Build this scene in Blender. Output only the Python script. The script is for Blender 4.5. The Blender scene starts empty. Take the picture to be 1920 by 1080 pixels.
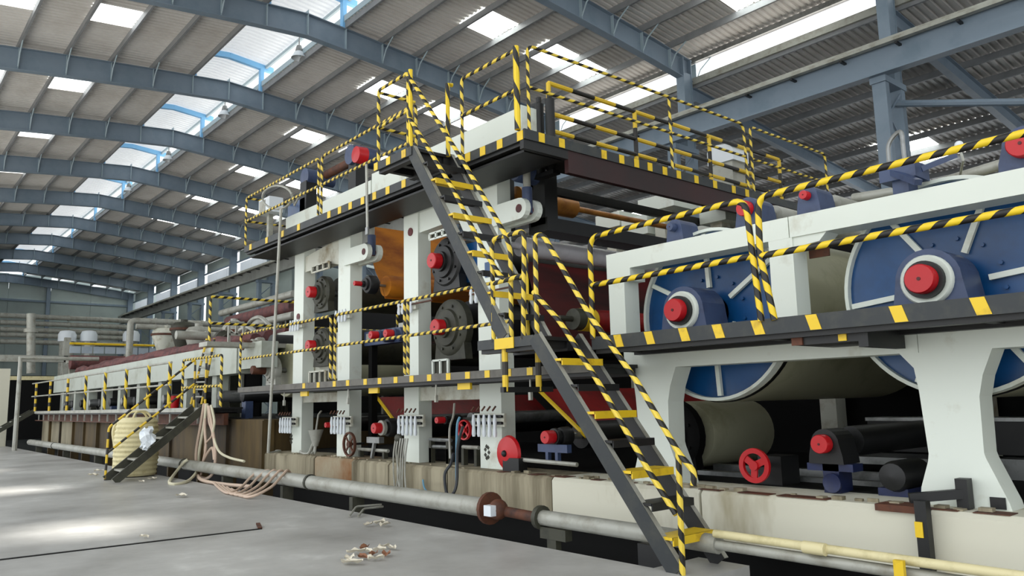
import bpy, math, random
from mathutils import Vector, Matrix
rnd = random.Random(7)
S = bpy.context.scene
COL = S.collection
PI = math.pi

# ------------------------------------------------------------------ camera
CAM_Z, FPX = 1.5, 1463.5
YAW, PITCH, ROLL = math.radians(49.56), math.radians(8.204), math.radians(-1.282)
_f = Vector((-math.sin(YAW)*math.cos(PITCH), math.cos(YAW)*math.cos(PITCH), math.sin(PITCH)))
_r0 = Vector((math.cos(YAW), math.sin(YAW), 0)); _u0 = _r0.cross(_f)
_r = _r0*math.cos(ROLL) + _u0*math.sin(ROLL); _u = -_r0*math.sin(ROLL) + _u0*math.cos(ROLL)
cam_d = bpy.data.cameras.new('camera'); cam = bpy.data.objects.new('camera', cam_d); COL.objects.link(cam)
cam_d.sensor_width = 36.0; cam_d.lens = FPX/1920*36.0; cam_d.clip_end = 400; cam_d.clip_start = 0.05
cam.matrix_world = Matrix(((_r.x, _u.x, -_f.x, 0), (_r.y, _u.y, -_f.y, 0), (_r.z, _u.z, -_f.z, CAM_Z), (0, 0, 0, 1)))
S.camera = cam

def at(u, v, x=None, y=None, z=None):
    """survey helper: the world point seen at (u, v) that lies on one known plane of the hall"""
    d = _r*((u-960)/FPX) + _u*((540-v)/FPX) + _f
    t = x/d.x if x is not None else y/d.y if y is not None else (z-CAM_Z)/d.z
    return Vector((d.x*t, d.y*t, d.z*t+CAM_Z))

# ------------------------------------------------------------------ daylight
W = bpy.data.worlds.new('overcast_sky'); S.world = W; W.use_nodes = True
nt = W.node_tree; nt.nodes.clear()
wo = nt.nodes.new('ShaderNodeOutputWorld'); bg = nt.nodes.new('ShaderNodeBackground')
bg.inputs['Color'].default_value = (0.93, 0.97, 1.0, 1); bg.inputs['Strength'].default_value = 1.5
nt.links.new(bg.outputs[0], wo.inputs[0])
sun_d = bpy.data.lights.new('sun', 'SUN'); sun_d.energy = 7.5; sun_d.angle = math.radians(6); sun_d.color = (1, .96, .9)
sun = bpy.data.objects.new('sun', sun_d); COL.objects.link(sun); sun.location = (0, 60, 80)
sun.rotation_euler = Vector((0, -.22, -1)).to_track_quat('-Z', 'Y').to_euler()      # high hazy sun: it reaches the yard outside and falls through the clear rooflights
SKYLIGHT_STRENGTH = 5.0
S.view_settings.view_transform = 'Standard'; S.view_settings.look = 'None'
S.view_settings.gamma = 1.0; S.view_settings.use_curve_mapping = False
S.view_settings.exposure = 0.4

# ------------------------------------------------------------------ materials
def lin(c): return c/12.92 if c <= .04045 else ((c+.055)/1.055)**2.4
def hexc(h): return tuple(lin(int(h[i:i+2], 16)/255) for i in (0, 2, 4)) + (1,)
def mat(name, h, rough=.5, metal=0., h2=None, scale=3., amt=.5, bump=0., stretch=None, spec=None):
    m = bpy.data.materials.new(name); m.use_nodes = True
    n = m.node_tree; b = n.nodes['Principled BSDF']
    b.inputs['Roughness'].default_value = rough; b.inputs['Metallic'].default_value = metal
    b.inputs['Base Color'].default_value = hexc(h)
    if spec is not None: b.inputs['Specular IOR Level'].default_value = spec
    if h2 or bump:
        tc = n.nodes.new('ShaderNodeTexCoord'); mp = n.nodes.new('ShaderNodeMapping')
        if stretch: mp.inputs['Scale'].default_value = stretch
        n.links.new(tc.outputs['Object'], mp.inputs['Vector'])
        nz = n.nodes.new('ShaderNodeTexNoise'); nz.inputs['Scale'].default_value = scale
        nz.inputs['Detail'].default_value = 5; nz.inputs['Roughness'].default_value = .65
        n.links.new(mp.outputs[0], nz.inputs['Vector'])
        if h2:
            cr = n.nodes.new('ShaderNodeValToRGB')
            cr.color_ramp.elements[0].position = .62-amt*.35; cr.color_ramp.elements[0].color = hexc(h)
            cr.color_ramp.elements[1].position = .80-amt*.15; cr.color_ramp.elements[1].color = hexc(h2)
            n.links.new(nz.outputs['Fac'], cr.inputs[0]); n.links.new(cr.outputs[0], b.inputs['Base Color'])
        if bump:
            bp = n.nodes.new('ShaderNodeBump'); bp.inputs['Strength'].default_value = bump; bp.inputs['Distance'].default_value = .02
            n.links.new(nz.outputs['Fac'], bp.inputs['Height']); n.links.new(bp.outputs[0], b.inputs['Normal'])
    return m
def stripes(name, pitch, twist, ya='e6c522', bl='15130f', duty=.52):
    """yellow paint with black tape wound along a tube; u of the UV map is metres along it, v the turn around it"""
    m = bpy.data.materials.new(name); m.use_nodes = True; n = m.node_tree; b = n.nodes['Principled BSDF']
    b.inputs['Roughness'].default_value = .45
    uv = n.nodes.new('ShaderNodeUVMap'); sp = n.nodes.new('ShaderNodeSeparateXYZ'); n.links.new(uv.outputs[0], sp.inputs[0])
    def mth(op, a, c):
        k = n.nodes.new('ShaderNodeMath'); k.operation = op
        for i, q in enumerate((a, c)):
            if hasattr(q, 'links'): n.links.new(q, k.inputs[i])
            elif q is not None: k.inputs[i].default_value = q
        return k.outputs[0]
    t = mth('ADD', mth('MULTIPLY', sp.outputs[0], 1/pitch), mth('MULTIPLY', sp.outputs[1], twist))
    on = mth('LESS_THAN', mth('FRACT', t, None), duty)
    mx = n.nodes.new('ShaderNodeMix'); mx.data_type = 'RGBA'
    n.links.new(on, mx.inputs[0]); mx.inputs[6].default_value = hexc(bl); mx.inputs[7].default_value = hexc(ya)
    n.links.new(mx.outputs[2], b.inputs['Base Color'])
    return m
def glow(name, h, s):
    m = bpy.data.materials.new(name); m.use_nodes = True; n = m.node_tree; b = n.nodes['Principled BSDF']
    b.inputs['Base Color'].default_value = hexc('e8ecec'); b.inputs['Roughness'].default_value = .6
    b.inputs['Emission Color'].default_value = hexc(h); b.inputs['Emission Strength'].default_value = s
    return m
def clear_glow(name, h, s, k):
    m = glow(name, h, s); n = m.node_tree; b = n.nodes['Principled BSDF']
    tr = n.nodes.new('ShaderNodeBsdfTransparent'); mx = n.nodes.new('ShaderNodeMixShader'); mx.inputs[0].default_value = k
    n.links.new(b.outputs[0], mx.inputs[1]); n.links.new(tr.outputs[0], mx.inputs[2]); n.links.new(mx.outputs[0], n.nodes['Material Output'].inputs[0])
    return m
def translucent(name, h, k=.6):
    m = bpy.data.materials.new(name); m.use_nodes = True; n = m.node_tree
    b = n.nodes['Principled BSDF']; b.inputs['Base Color'].default_value = hexc(h); b.inputs['Roughness'].default_value = .5
    tr = n.nodes.new('ShaderNodeBsdfTranslucent'); tr.inputs[0].default_value = hexc(h)
    mx = n.nodes.new('ShaderNodeMixShader'); mx.inputs[0].default_value = k
    out = n.nodes['Material Output']
    n.links.new(b.outputs[0], mx.inputs[1]); n.links.new(tr.outputs[0], mx.inputs[2]); n.links.new(mx.outputs[0], out.inputs[0])
    return m

WHITE = mat('white_machine_paint', 'dcE2d8', .42, 0, 'b9b5a2', 1.6, .12)
WHITE_DIRTY = mat('white_paint_grimy', 'cfd0c2', .5, 0, '8d7d5c', 2.2, .45)
CREAM = mat('cream_dryer_shell', 'aaa98f', .45, 0, '8b896c', 1.5, .3)
BLUE = mat('deep_blue_enamel', '0a477c', .3, 0, '073560', 1.2, .4)
BLUEGREY = mat('blue_grey_cast_housing', '3a4868', .45, 0, '2c3550', 4, .4)
NAVY = mat('navy_enamel', '1c2750', .4, 0, '141b38', 4, .4)
RED = mat('red_cap_enamel', 'ba111a', .38)
REDDARK = mat('dark_red_paint', '5a0f10', .5, 0, '240909', 2, .5)
MAROON = mat('black_maroon_girder', '2e0708', .5, 0, '0e0606', .5, .6)
EDGE_W = mat('worn_deck_edge', '625f58', .6, 0, '494640', 4, .45)
YEL = mat('yellow_paint', 'e2bd20', .45, 0, 'b48f1c', 5, .25)
BLACK = mat('black_steel', '0f1011', .5, 0, '1a1918', 5, .4)  # black parts; on rolls inside the machine it also stands for shade
SHADEBLK = mat('shade_black_steel', '080808', .75, spec=.2)  # shade of the machine interior put into the colour
EDGE = mat('dark_grey_deck_edge', '2b2f31', .55, 0, '3f403a', 4, .4)
STEEL = mat('bare_grey_steel', '8b8d8c', .35, .6, '5f605d', 4, .4)
GALV = mat('galvanised_pipe', 'a5a59c', .45, .15, '7e7b6c', 3, .45)
STRUCT = mat('blue_grey_structural_steel', '7b8a98', .5, 0, '6a7c8a', 1.0, .4)
PURL = mat('grey_purlin_paint', '7f8183', .55, 0, '6d7072', 1.0, .4)
STRUCT_L = mat('pale_stiffener_paint', '9fb0b8', .5)
SKYBLUE = mat('bright_blue_monitor_steel', '7db9e6', .5)
SHEET = mat('grey_roof_sheet', 'dcd9d5', .5, 0, 'c9c4be', .5, .5)
SHEET_W = translucent('milky_ridge_sheet', 'ccd0d4', .16)
SHEET_T = translucent('milky_wall_sheet', 'd5d9dd')
SKYL = glow('daylit_rooflight', 'fbfffa', SKYLIGHT_STRENGTH)
SKYL_C = clear_glow('clear_daylit_rooflight', 'fbfffa', SKYLIGHT_STRENGTH, .85)
WALLSH = mat('grey_wall_cladding', '9ca8a4', .6, 0, '8d9794', .25, .5)
CONC_F = mat('grey_floor_concrete', 'b0afab', .4, 0, '878581', .5, .6, .12)
CONC = mat('pale_plinth_concrete', 'cfccba', .7, 0, '9a8f70', 1.2, .3, .2, (1, 1, .35))
CONC_M = mat('streaked_plinth_concrete', '9d947c', .75, 0, '4a4028', 1.3, .6, .2, (2.2, 1, .22))
CONC_B = mat('rusty_brown_plinth_concrete', '55431f', .7, 0, '1e1508', 1.1, .65, .25, (1.3, 1, .3))  # brown stain and dirt, darkened further for the shade there
CONC_R = mat('rust_stained_plinth_concrete', '9d947c', .75, 0, '7a4a14', .9, .85, .2, (1.2, 1, .8))
PITBLACK = mat('black_trench', '0a0a09', .6, spec=.2)  # even near-black for pit, plinth recess and floor joint
RUST = mat('rust_brown_iron', '5c3420', .7, 0, '33201a', 6, .5)
ORANGE = mat('orange_felt', 'c87a12', .7, 0, '8c4a0c', 1.0, .6, 0, (.3, 1, 3))
HOSE = mat('pale_pink_hose', 'c8b09c', .55)
HOSE_C = mat('cream_hose', 'cfc9ae', .55)
HOSE_D = mat('dark_hose', '2c2f33', .5)
HOSE_B = mat('blue_hose', '5f8fa8', .5)
FABRIC = mat('cream_woven_fabric', 'd9cfa4', .8, 0, 'bcae7d', 6, .4, .3)
PAPER = mat('scrap_paper', 'ddd5c2', .8)
LEAF = mat('dry_brown_scrap', '8b5f45', .8)
TANKW = mat('white_tank_plastic', 'dfe5ea', .4)
BRASS = mat('brownish_roll_copper', 'a8702f', .35, .2, '6b3f18', 3, .5)
OLIVE = mat('olive_dirty_iron', '3a3a2e', .6, 0, '24241d', 5, .5)
PALEROLL = mat('pale_grey_roll', 'b3b1b6', .35, 0, '97959a', 2, .4)
FELTRED = mat('crimson_wet_felt', '8f1413', .6, 0, '4a0c0c', 1.5, .5)
PANELB = mat('pale_blue_panel', 'aab6c0', .55, 0, '96a2ac', .9, .4)
BROWNRED = mat('red_brown_lagging', '6e3f3c', .75, 0, '3e2a2e', 4, .6, .6)
BEAMGREY = mat('pale_grey_green_beam', 'b4bab0', .5, 0, '9a9d8e', 1.2, .35)
PIPEY = mat('pale_yellow_pipe', 'd8cda0', .5, 0, 'b3a777', 4, .4)
ST_D = stripes('tape_stripes_wide', .205, 1.0)
ST_P = stripes('tape_stripes_fine', .155, 1.0, 'ddc04a')
ST_T = stripes('tape_stripes_mid', .19, 1.0, 'e2c544')
ST_V = stripes('tape_stripes_long', .5, 1.0, 'e6c522', '15130f', .62)
ST_B = stripes('painted_bands', .95, 0.0, 'dcb82a', '1a1712', .5)
ST_S = stripes('painted_bands_short', .33, 0.0, 'dcb82a', '2a2620', .55)

# ------------------------------------------------------------------ mesh builder
ORG = {}
class M:
    def __init__(s): s.v = []; s.f = []; s.uv = []; s.sm = []
    def face(s, idx, uv=None, smooth=False):
        s.f.append(tuple(idx)); s.uv.append(uv); s.sm.append(smooth)
    def hexa(s, p):
        b = len(s.v); s.v += [tuple(q) for q in p]
        for q in ((3, 2, 1, 0), (4, 5, 6, 7), (0, 1, 5, 4), (1, 2, 6, 5), (2, 3, 7, 6), (3, 0, 4, 7)): s.face([b+i for i in q])
        return s
    def box(s, x0, x1, y0, y1, z0, z1):
        return s.hexa([(x0, y0, z0), (x1, y0, z0), (x1, y1, z0), (x0, y1, z0), (x0, y0, z1), (x1, y0, z1), (x1, y1, z1), (x0, y1, z1)])
    def bar(s, a, b, w, h, up=(0, 0, 1)):
        """box of section w (sideways) x h (up) from a to b"""
        a = Vector(a); b = Vector(b); d = (b-a).normalized(); u = Vector(up)
        if abs(d.dot(u)) > .98: u = Vector((1, 0, 0))
        r = d.cross(u).normalized(); u = r.cross(d)
        r *= w/2; u *= h/2
        return s.hexa([a-r-u, b-r-u, b+r-u, a+r-u, a-r+u, b-r+u, b+r+u, a+r+u])
    def prism(s, pts, axis, c0, c1):
        """polygon pts (2D) in the plane normal to axis, extruded c0..c1"""
        def mk(p, c): return (c, p[0], p[1]) if axis == 'x' else (p[0], c, p[1]) if axis == 'y' else (p[0], p[1], c)
        n = len(pts); b = len(s.v)
        s.v += [mk(p, c0) for p in pts] + [mk(p, c1) for p in pts]
        s.face(range(b, b+n)); s.face(range(b+2*n-1, b+n-1, -1))
        for i in range(n):
            j = (i+1) % n; s.face((b+i, b+n+i, b+n+j, b+j))
        return s
    def tube(s, path, r, seg=8, caps=True, closed=False):
        P = [Vector(p) for p in path]; n = len(P); b = len(s.v)
        rr = r if isinstance(r, (list, tuple)) else [r]*n
        L = [0]
        for i in range(1, n): L.append(L[-1]+(P[i]-P[i-1]).length)
        t0 = (P[1]-P[0]).normalized()
        a = Vector((0, 0, 1)) if abs(t0.z) < .9 else Vector((1, 0, 0))
        nrm = (a - t0*a.dot(t0)).normalized()
        for i in range(n):
            t = (P[min(i+1, n-1)]-P[max(i-1, 0)]).normalized()
            nrm = (nrm - t*nrm.dot(t)).normalized(); bn = t.cross(nrm)
            for k in range(seg):
                w = 2*PI*k/seg
                s.v.append(tuple(P[i] + (nrm*math.cos(w)+bn*math.sin(w))*rr[i]))
        for i in range(n-1):
            for k in range(seg):
                k2 = (k+1) % seg
                s.face((b+i*seg+k, b+i*seg+k2, b+(i+1)*seg+k2, b+(i+1)*seg+k),
                       ((L[i], k/seg), (L[i], (k+1)/seg), (L[i+1], (k+1)/seg), (L[i+1], k/seg)), True)
        if caps:
            s.face([b+k for k in range(seg-1, -1, -1)]); s.face([b+(n-1)*seg+k for k in range(seg)])
        return s
    def lathe(s, prof, c, axis='y', seg=24, smooth=True):
        """prof: list of (radius, offset along the axis) revolved about c"""
        b = len(s.v); c = Vector(c); n = len(prof)
        for (r, o) in prof:
            for k in range(seg):
                w = 2*PI*k/seg; x, z = r*math.cos(w), r*math.sin(w)
                s.v.append(tuple(c + (Vector((x, o, z)) if axis == 'y' else Vector((x, z, o)) if axis == 'z' else Vector((o, x, z)))))
        for i in range(n-1):
            for k in range(seg):
                k2 = (k+1) % seg
                s.face((b+i*seg+k, b+i*seg+k2, b+(i+1)*seg+k2, b+(i+1)*seg+k), None, smooth)
        if prof[0] == prof[-1]: return s
        if prof[0][0] > 1e-6: s.face([b+k for k in range(seg-1, -1, -1)])
        if prof[-1][0] > 1e-6: s.face([b+(n-1)*seg+k for k in range(seg)])
        return s
    def ball(s, c, r, seg=10, rings=6, sq=(1, 1, 1)):
        b = len(s.v); c = Vector(c)
        for i in range(rings+1):
            p = PI*i/rings
            for k in range(seg):
                w = 2*PI*k/seg
                s.v.append((c.x+r*sq[0]*math.sin(p)*math.cos(w), c.y+r*sq[1]*math.sin(p)*math.sin(w), c.z+r*sq[2]*math.cos(p)))
        for i in range(rings):
            for k in range(seg):
                k2 = (k+1) % seg
                s.face((b+i*seg+k, b+(i+1)*seg+k, b+(i+1)*seg+k2, b+i*seg+k2), None, True)
        return s
    def mesh(s, name, material, org=(0, 0, 0)):
        me = bpy.data.meshes.new(name); o = Vector(org)
        me.from_pydata([(v[0]-o.x, v[1]-o.y, v[2]-o.z) for v in s.v], [], s.f)
        if any(s.uv):
            ul = me.uv_layers.new(name='UVMap'); data = []
            for f, uv in zip(s.f, s.uv):
                for i in range(len(f)): data += list(uv[i]) if uv else [0.0, 0.0]
            ul.data.foreach_set('uv', data)
        me.polygons.foreach_set('use_smooth', s.sm)
        if any(s.sm):
            try: me.set_sharp_from_angle(angle=math.radians(38))
            except Exception: pass
        me.materials.append(material); me.update()
        return me
def place(name, me, loc=(0, 0, 0), parent=None, rot=None):
    o = bpy.data.objects.new(name, me); COL.objects.link(o)
    if parent: o.parent = parent
    o.location = loc
    if rot: o.rotation_euler = rot
    return o
def thing(name, label, cat, loc, group=None):
    o = bpy.data.objects.new(name, None); COL.objects.link(o); o.location = loc; o.empty_display_size = .2
    o['label'] = label; o['category'] = cat
    if group: o['group'] = group
    ORG[o.name] = Vector(loc); return o
def part(par, name, m, material, label=None, kind=None):
    """mesh given in world coordinates, hung under par"""
    org = ORG[par.name]
    o = place(name, m.mesh(name, material, org), (0, 0, 0), par); ORG[o.name] = org
    if label: o['label'] = label
    if kind: o['kind'] = kind
    return o
def solo(name, label, cat, m, material, loc, group=None):
    o = place(name, m.mesh(name, material, loc), loc); o['label'] = label; o['category'] = cat
    if group: o['group'] = group
    ORG[o.name] = Vector(loc); return o
def struct(name, m=None, material=None, loc=(0, 0, 0)):
    o = place(name, m.mesh(name, material, loc) if m else None, loc); o['kind'] = 'structure'
    ORG[o.name] = Vector(loc); return o
def rounded(pts, r, n=5):
    P = [Vector(p) for p in pts]; out = [P[0]]
    for i in range(1, len(P)-1):
        a = (P[i-1]-P[i]); b = (P[i+1]-P[i]); q = min(r, a.length*.45, b.length*.45)
        A = P[i]+a.normalized()*q; B = P[i]+b.normalized()*q
        for k in range(n+1):
            t = k/n; out.append(A*(1-t)**2 + P[i]*2*t*(1-t) + B*t*t)
    out.append(P[-1]); return out
def smooth_path(pts, n=6):
    P = [Vector(p) for p in pts]; out = []
    for i in range(len(P)-1):
        p0 = P[max(i-1, 0)]; p1 = P[i]; p2 = P[i+1]; p3 = P[min(i+2, len(P)-1)]
        for k in range(n):
            t = k/n
            out.append(.5*((2*p1)+(p2-p0)*t+(2*p0-5*p1+4*p2-p3)*t*t+(3*p1-p0-3*p2+p3)*t**3))
    out.append(P[-1]); return out

def third(m, pos, h):
    cr = [n for n in m.node_tree.nodes if n.type == 'VALTORGB'][0].color_ramp
    e = cr.elements.new(pos); e.color = hexc(h)
third(CONC_F, .28, 'd4d4d0')  # paler noise patches in the colour stand in for floor glare
# ================================================================== THE HALL
FR = [-79.7+6.5*k for k in range(16)]            # portal frames, far to near
def zr(y): d = abs(y-10); return 13.42-.07*d-.0027*d*d
# ---- floor, trench
m = M(); m.box(-90, 30, -45, 5.6, -.3, 0); floor = struct('floor', m, CONC_F)
m = M(); m.box(-82, 22, 5.6, 42, -.75, -.6); struct('floor_pit', m, PITBLACK)
m = M(); m.box(-4.75, -4.2, 5.602, 6.3, -.6, -.01); part(floor, 'trench_cover', m, CONC_F)
# joint that crosses the floor, with its lifted steel edging
m = M(); m.bar((-9.86, -1.0, .002), (-9.62, 4.05, .002), .05, .012); part(floor, 'expansion_joint', m, PITBLACK)
m = M(); m.bar((-9.64, 4.04, .01), (-9.9, 4.12, .03), .05, .02); part(floor, 'joint_edging', m, RUST)
# ---- ceiling : rafters, purlins, sheets, rooflights
ceiling = struct('ceiling')
PUR = [8.7, 7.36, 6.03, 4.7, 3.37, 2.04, .7, -.6]
bands = []
for a, b in zip(PUR[1:], PUR[:-1]): bands.append((a, b))
bandsR = [(20-b, 20-a) for a, b in bands]
ALLB = bands+bandsR
def sheet_mesh(w, y0, y1, z0, z1, pitch=.2):
    n = max(1, round(w/pitch)); p = w/n; m = M(); q = []
    for i in range(n):
        for fx, h in ((0, 0), (.5, 0), (.62, .045), (.88, .045)): q.append((i*p+fx*p, h))
    q.append((w, 0))
    for x, h in q: m.v += [(x, y0, z0+h), (x, y1, z1+h)]
    for i in range(len(q)-1): m.face((2*i, 2*i+2, 2*i+3, 2*i+1))
    return m
SKB = {(4.7, 6.03), (2.04, 3.37), (20-6.03, 20-4.7), (20-3.37, 20-2.04), (20-2.04, 20-.7)}
PD = .2; cache = {}
for (a, b) in ALLB:
    key = None
    for kk in SKB:
        if abs(kk[0]-a) < .02 and abs(kk[1]-b) < .02: key = kk
    za, zb = zr(a)+PD+.01-zr(10), zr(b)+PD+.01-zr(10)
    ov = .06
    if key:
        w = (6.5-1.3)/2
        ms = sheet_mesh(w, a-ov, b+ov, za, zb).mesh('roof_sheet', SHEET)
        mk = sheet_mesh(1.3, a-ov, b+ov, za+.005, zb+.005).mesh('rooflight', SKYL_C if (a+b)/2 < 10 else SKYL)
    else:
        ms = sheet_mesh(6.5, a-ov, b+ov, za, zb).mesh('roof_sheet', SHEET)
    ymid = (a+b)/2
    for i in range(15):
        if ymid < 8 and FR[i] > 4: continue
        x0 = FR[i]
        if key:
            for dx in (0, 3.9): place('roof_sheet', ms, (x0+dx, 0, zr(10)), ceiling)
            place('rooflight', mk, (x0+2.6, 0, zr(10)), ceiling)
        else:
            place('roof_sheet', ms, (x0, 0, zr(10)), ceiling)
pm = M(); pm.prism([(-.04, 0), (.03, 0), (.03, .02), (-.02, .02), (-.02, .18), (.05, .18), (.05, .2), (-.04, .2)], 'x', 0, 6.5)
pmesh = pm.mesh('purlin', PURL)
for y in [p for p in PUR]+[20-p for p in PUR]:
    for i in range(15):
        if y < 8 and FR[i] > 4: continue
        place('purlin', pmesh, (FR[i], y, zr(y)), ceiling)
# rafters
YS = [-.5]+[0.5+i for i in range(20)]+[20.4]
YS = sorted(set(YS+[10.0]))
def rafter_meshes():
    w = M(); f = M()
    for a, b in zip(YS[:-1], YS[1:]):
        for (dz, hw, t) in ((-.7, .012, .7),):
            w.hexa([(-.012, a, zr(a)-.7), (.012, a, zr(a)-.7), (.012, b, zr(b)-.7), (-.012, b, zr(b)-.7),
                    (-.012, a, zr(a)), (.012, a, zr(a)), (.012, b, zr(b)), (-.012, b, zr(b))])
        for dz in (-.72, -.02):
            w.hexa([(-.13, a, zr(a)+dz), (.13, a, zr(a)+dz), (.13, b, zr(b)+dz), (-.13, b, zr(b)+dz),
                    (-.13, a, zr(a)+dz+.02), (.13, a, zr(a)+dz+.02), (.13, b, zr(b)+dz+.02), (-.13, b, zr(b)+dz+.02)])
    for y in PUR+[20-p for p in PUR]:
        f.box(-.125, .125, y-.008, y+.008, zr(y)-.69, zr(y)-.02)
    f.box(-.125, .125, 9.99, 10.01, zr(10)-.69, zr(10)+.12)
    return w.mesh('rafter', STRUCT), f.mesh('stiffener', STRUCT_L)
rw, rf = rafter_meshes()
# knee stays bent from purlin down to rafter bottom flange, both faces
km = M()
for y in PUR[1:]+[20-p for p in PUR[1:]]:
    km.tube([(.75, y, zr(y)+.02), (.3, y, zr(y)-.28), (.1, y, zr(y)-.62)], .022, 6)
kmesh = km.mesh('knee_stay', STRUCT_L)
for x in FR:
    o = place('rafter', rw, (x, 0, 0), ceiling); place('stiffener', rf, (0, 0, 0), o)
    place('knee_stay', kmesh, (0, 0, 0), o)
# ridge monitor : posts, cross bars, milky cover, side rails
mc1 = sheet_mesh(6.5, 8.15, 10.0, 14.42, 14.60, .25).mesh('monitor_sheet', SHEET_W)
mc2 = sheet_mesh(6.5, 10.0, 11.85, 14.60, 14.42, .25).mesh('monitor_sheet', SHEET_W)
mp = M()
for y in (8.75, 11.25): mp.box(-.09, .09, y-.07, y+.07, zr(y)+.0, 14.36)
mb = M(); mb.bar((0, 8.3, 14.30), (0, 10, 14.47), .16, .2); mb.bar((0, 10, 14.47), (0, 11.7, 14.30), .16, .2)
mpm = mp.mesh('monitor_post', SKYBLUE); mbm = mb.mesh('monitor_rafter', SKYBLUE)
mr = M()
for y in (8.75, 11.25): mr.box(0, 6.5, y-.03, y+.03, zr(y)+.22, zr(y)+.42)
for y in (8.6, 11.4): mr.box(0, 6.5, y-.04, y+.04, 14.30, 14.42)
mrm = mr.mesh('monitor_curb', STRUCT_L)
for i in range(15):
    place('monitor_sheet', mc1, (FR[i], 0, 0), ceiling); place('monitor_sheet', mc2, (FR[i], 0, 0), ceiling)
    place('monitor_curb', mrm, (FR[i], 0, 0), ceiling)
for x in FR:
    place('monitor_post', mpm, (x, 0, 0), ceiling); place('monitor_rafter', mbm, (x, 0, 0), ceiling)
# ---- columns
ordn = ['first', 'second', 'third', 'fourth', 'fifth', 'sixth', 'seventh', 'eighth', 'ninth', 'tenth', 'eleventh', 'twelfth', 'thirteenth', 'fourteenth', 'fifteenth', 'sixteenth']
up = M(); up.box(-.13, .13, 19.92, 20.28, 9.3, 11.9); up.box(-.15, .15, 19.88, 19.92, 9.3, 12.4); up.box(-.15, .15, 20.28, 20.32, 9.3, 12.4)
lo = M()
for y in (19.35, 20.25): lo.box(-.17, .17, y-.1, y+.1, -.6, 9.3)
lo.box(-.2, .2, 19.2, 20.4, 9.2, 9.36)
la = M()
for k in range(12):
    z = -.2+k*.78; s = 1 if k % 2 else -1
    la.bar((.12, 19.8-s*.42, z), (.12, 19.8+s*.42, z+.76), .05, .05)
upm, lom, lam = up.mesh('column_shaft', STRUCT), lo.mesh('column_leg', STRUCT), la.mesh('lacing', STRUCT)
for k, x in enumerate(FR[:13]):
    lab = ('tall blue-grey laced column, %s from the far end wall on the right-hand row' % ordn[k])
    if k == 11: lab = 'tall blue-grey laced column under the roof at the upper right, nearest of its row'
    if k == 10: lab = 'tall blue-grey laced column behind the upper yellow catwalk, second nearest of its row'
    if k == 12: continue
    t = thing('steel_column', lab, 'column', (x, 19.8, -.6), 'columns of the right-hand row')
    for n_, me in (('column_shaft', upm), ('column_leg', lom), ('lacing', lam)):
        place(n_, me, (0, -19.8, .6), t)
CRANEG = mat('dusty_grey_girder', '8a8b86', .6, 0, '74756f', 1.5, .5)
# ---- crane girder with rail along the right-hand columns
t = thing('crane_girder', 'long blue crane girder with a pale rail on top running along the right-hand columns', 'girder', (-30, 19.2, 9.36))
for x0_, x1_, nm_, mt_ in ((-79, -27.7, 'web', CRANEG), (-27.7, 6, 'web', STRUCT)):
    m = M(); m.box(x0_, x1_, 19.19, 19.21, 9.4, 10.1); m.box(x0_, x1_, 19.05, 19.35, 9.36, 9.40); m.box(x0_, x1_, 19.02, 19.38, 10.1, 10.14); part(t, nm_, m, mt_)
m = M(); m.box(-79, 6, 19.14, 19.26, 10.14, 10.26); m.box(-79, 6, 18.9, 19.06, 10.02, 10.10); part(t, 'rail', m, GALV)
m = M()
for i in range(60): m.box(-79+i*1.4, -78.93+i*1.4, 18.93, 19.19, 9.93, 9.98)
part(t, 'rail_clip', m, BLACK, kind='stuff')
# ---- lean-to roof beyond the columns
lean = struct('trim_1')
zl = lambda y: 11.72-.1*(y-20.6)
LB = [20.6+1.45*i for i in range(14)]
lp = pm.mesh('lean_to_purlin', PURL)
for i in range(5, 15):
    for a, b in zip(LB[:-1], LB[1:]):
        if (abs(a-LB[6]) < .01 or abs(a-LB[7]) < .01) and i in (6, 8, 10, 12):
            key = 'k%.2f' % a
            if key not in cache:
                cache[key] = (sheet_mesh(1.7, a-.05, b+.05, zl(a), zl(b), .22).mesh('lean_to_sheet', SHEET), sheet_mesh(1.9, a-.05, b+.05, zl(a)+.004, zl(b)+.004, .22).mesh('lean_to_rooflight', SKYL))
            s_, k_ = cache[key]
            place('lean_to_sheet', s_, (FR[i], 0, 0), lean); place('lean_to_sheet', cache.setdefault('r'+key, sheet_mesh(2.9, a-.05, b+.05, zl(a), zl(b), .22).mesh('lean_to_sheet', SHEET)), (FR[i]+3.6, 0, 0), lean); place('lean_to_rooflight', k_, (FR[i]+1.7, 0, 0), lean)
            continue
        key = 'l%.2f' % a
        if key not in cache: cache[key] = sheet_mesh(6.5, a-.05, b+.05, zl(a), zl(b), .22).mesh('lean_to_sheet', SHEET)
        place('lean_to_sheet', cache[key], (FR[i], 0, 0), lean)
    for a in LB: place('lean_to_purlin', lp, (FR[i], a, zl(a)-.21), lean)
lr = M(); lr.bar((0, 20.5, zl(20.5)-.45), (0, 39.5, zl(39.5)-.45), .02, .44); lr.bar((0, 20.5, zl(20.5)-.68), (0, 39.5, zl(39.5)-.68), .22, .02); lr.bar((0, 20.5, zl(20.5)-.22), (0, 39.5, zl(39.5)-.22), .22, .02)
lrm = lr.mesh('lean_to_rafter', STRUCT)
for i in range(5, 16): place('lean_to_rafter', lrm, (FR[i], 0, 0), lean)
# eave beam and tie rods under the bright gap
m = M(); m.box(-47, 20, 20.46, 20.58, 11.62, 11.84); part(lean, 'eave_beam', m, GALV)
m = M(); m.box(-80, 20, 20.44, 20.52, 12.36, 12.52); part(lean, 'eave_gutter', m, STEEL)
m = M(); m.tube([(-8.2, 20.1, 8.86), (-1.7, 20.1, 6.9)], .09, 8); part(lean, 'brace_tube', m, STRUCT)
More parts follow.
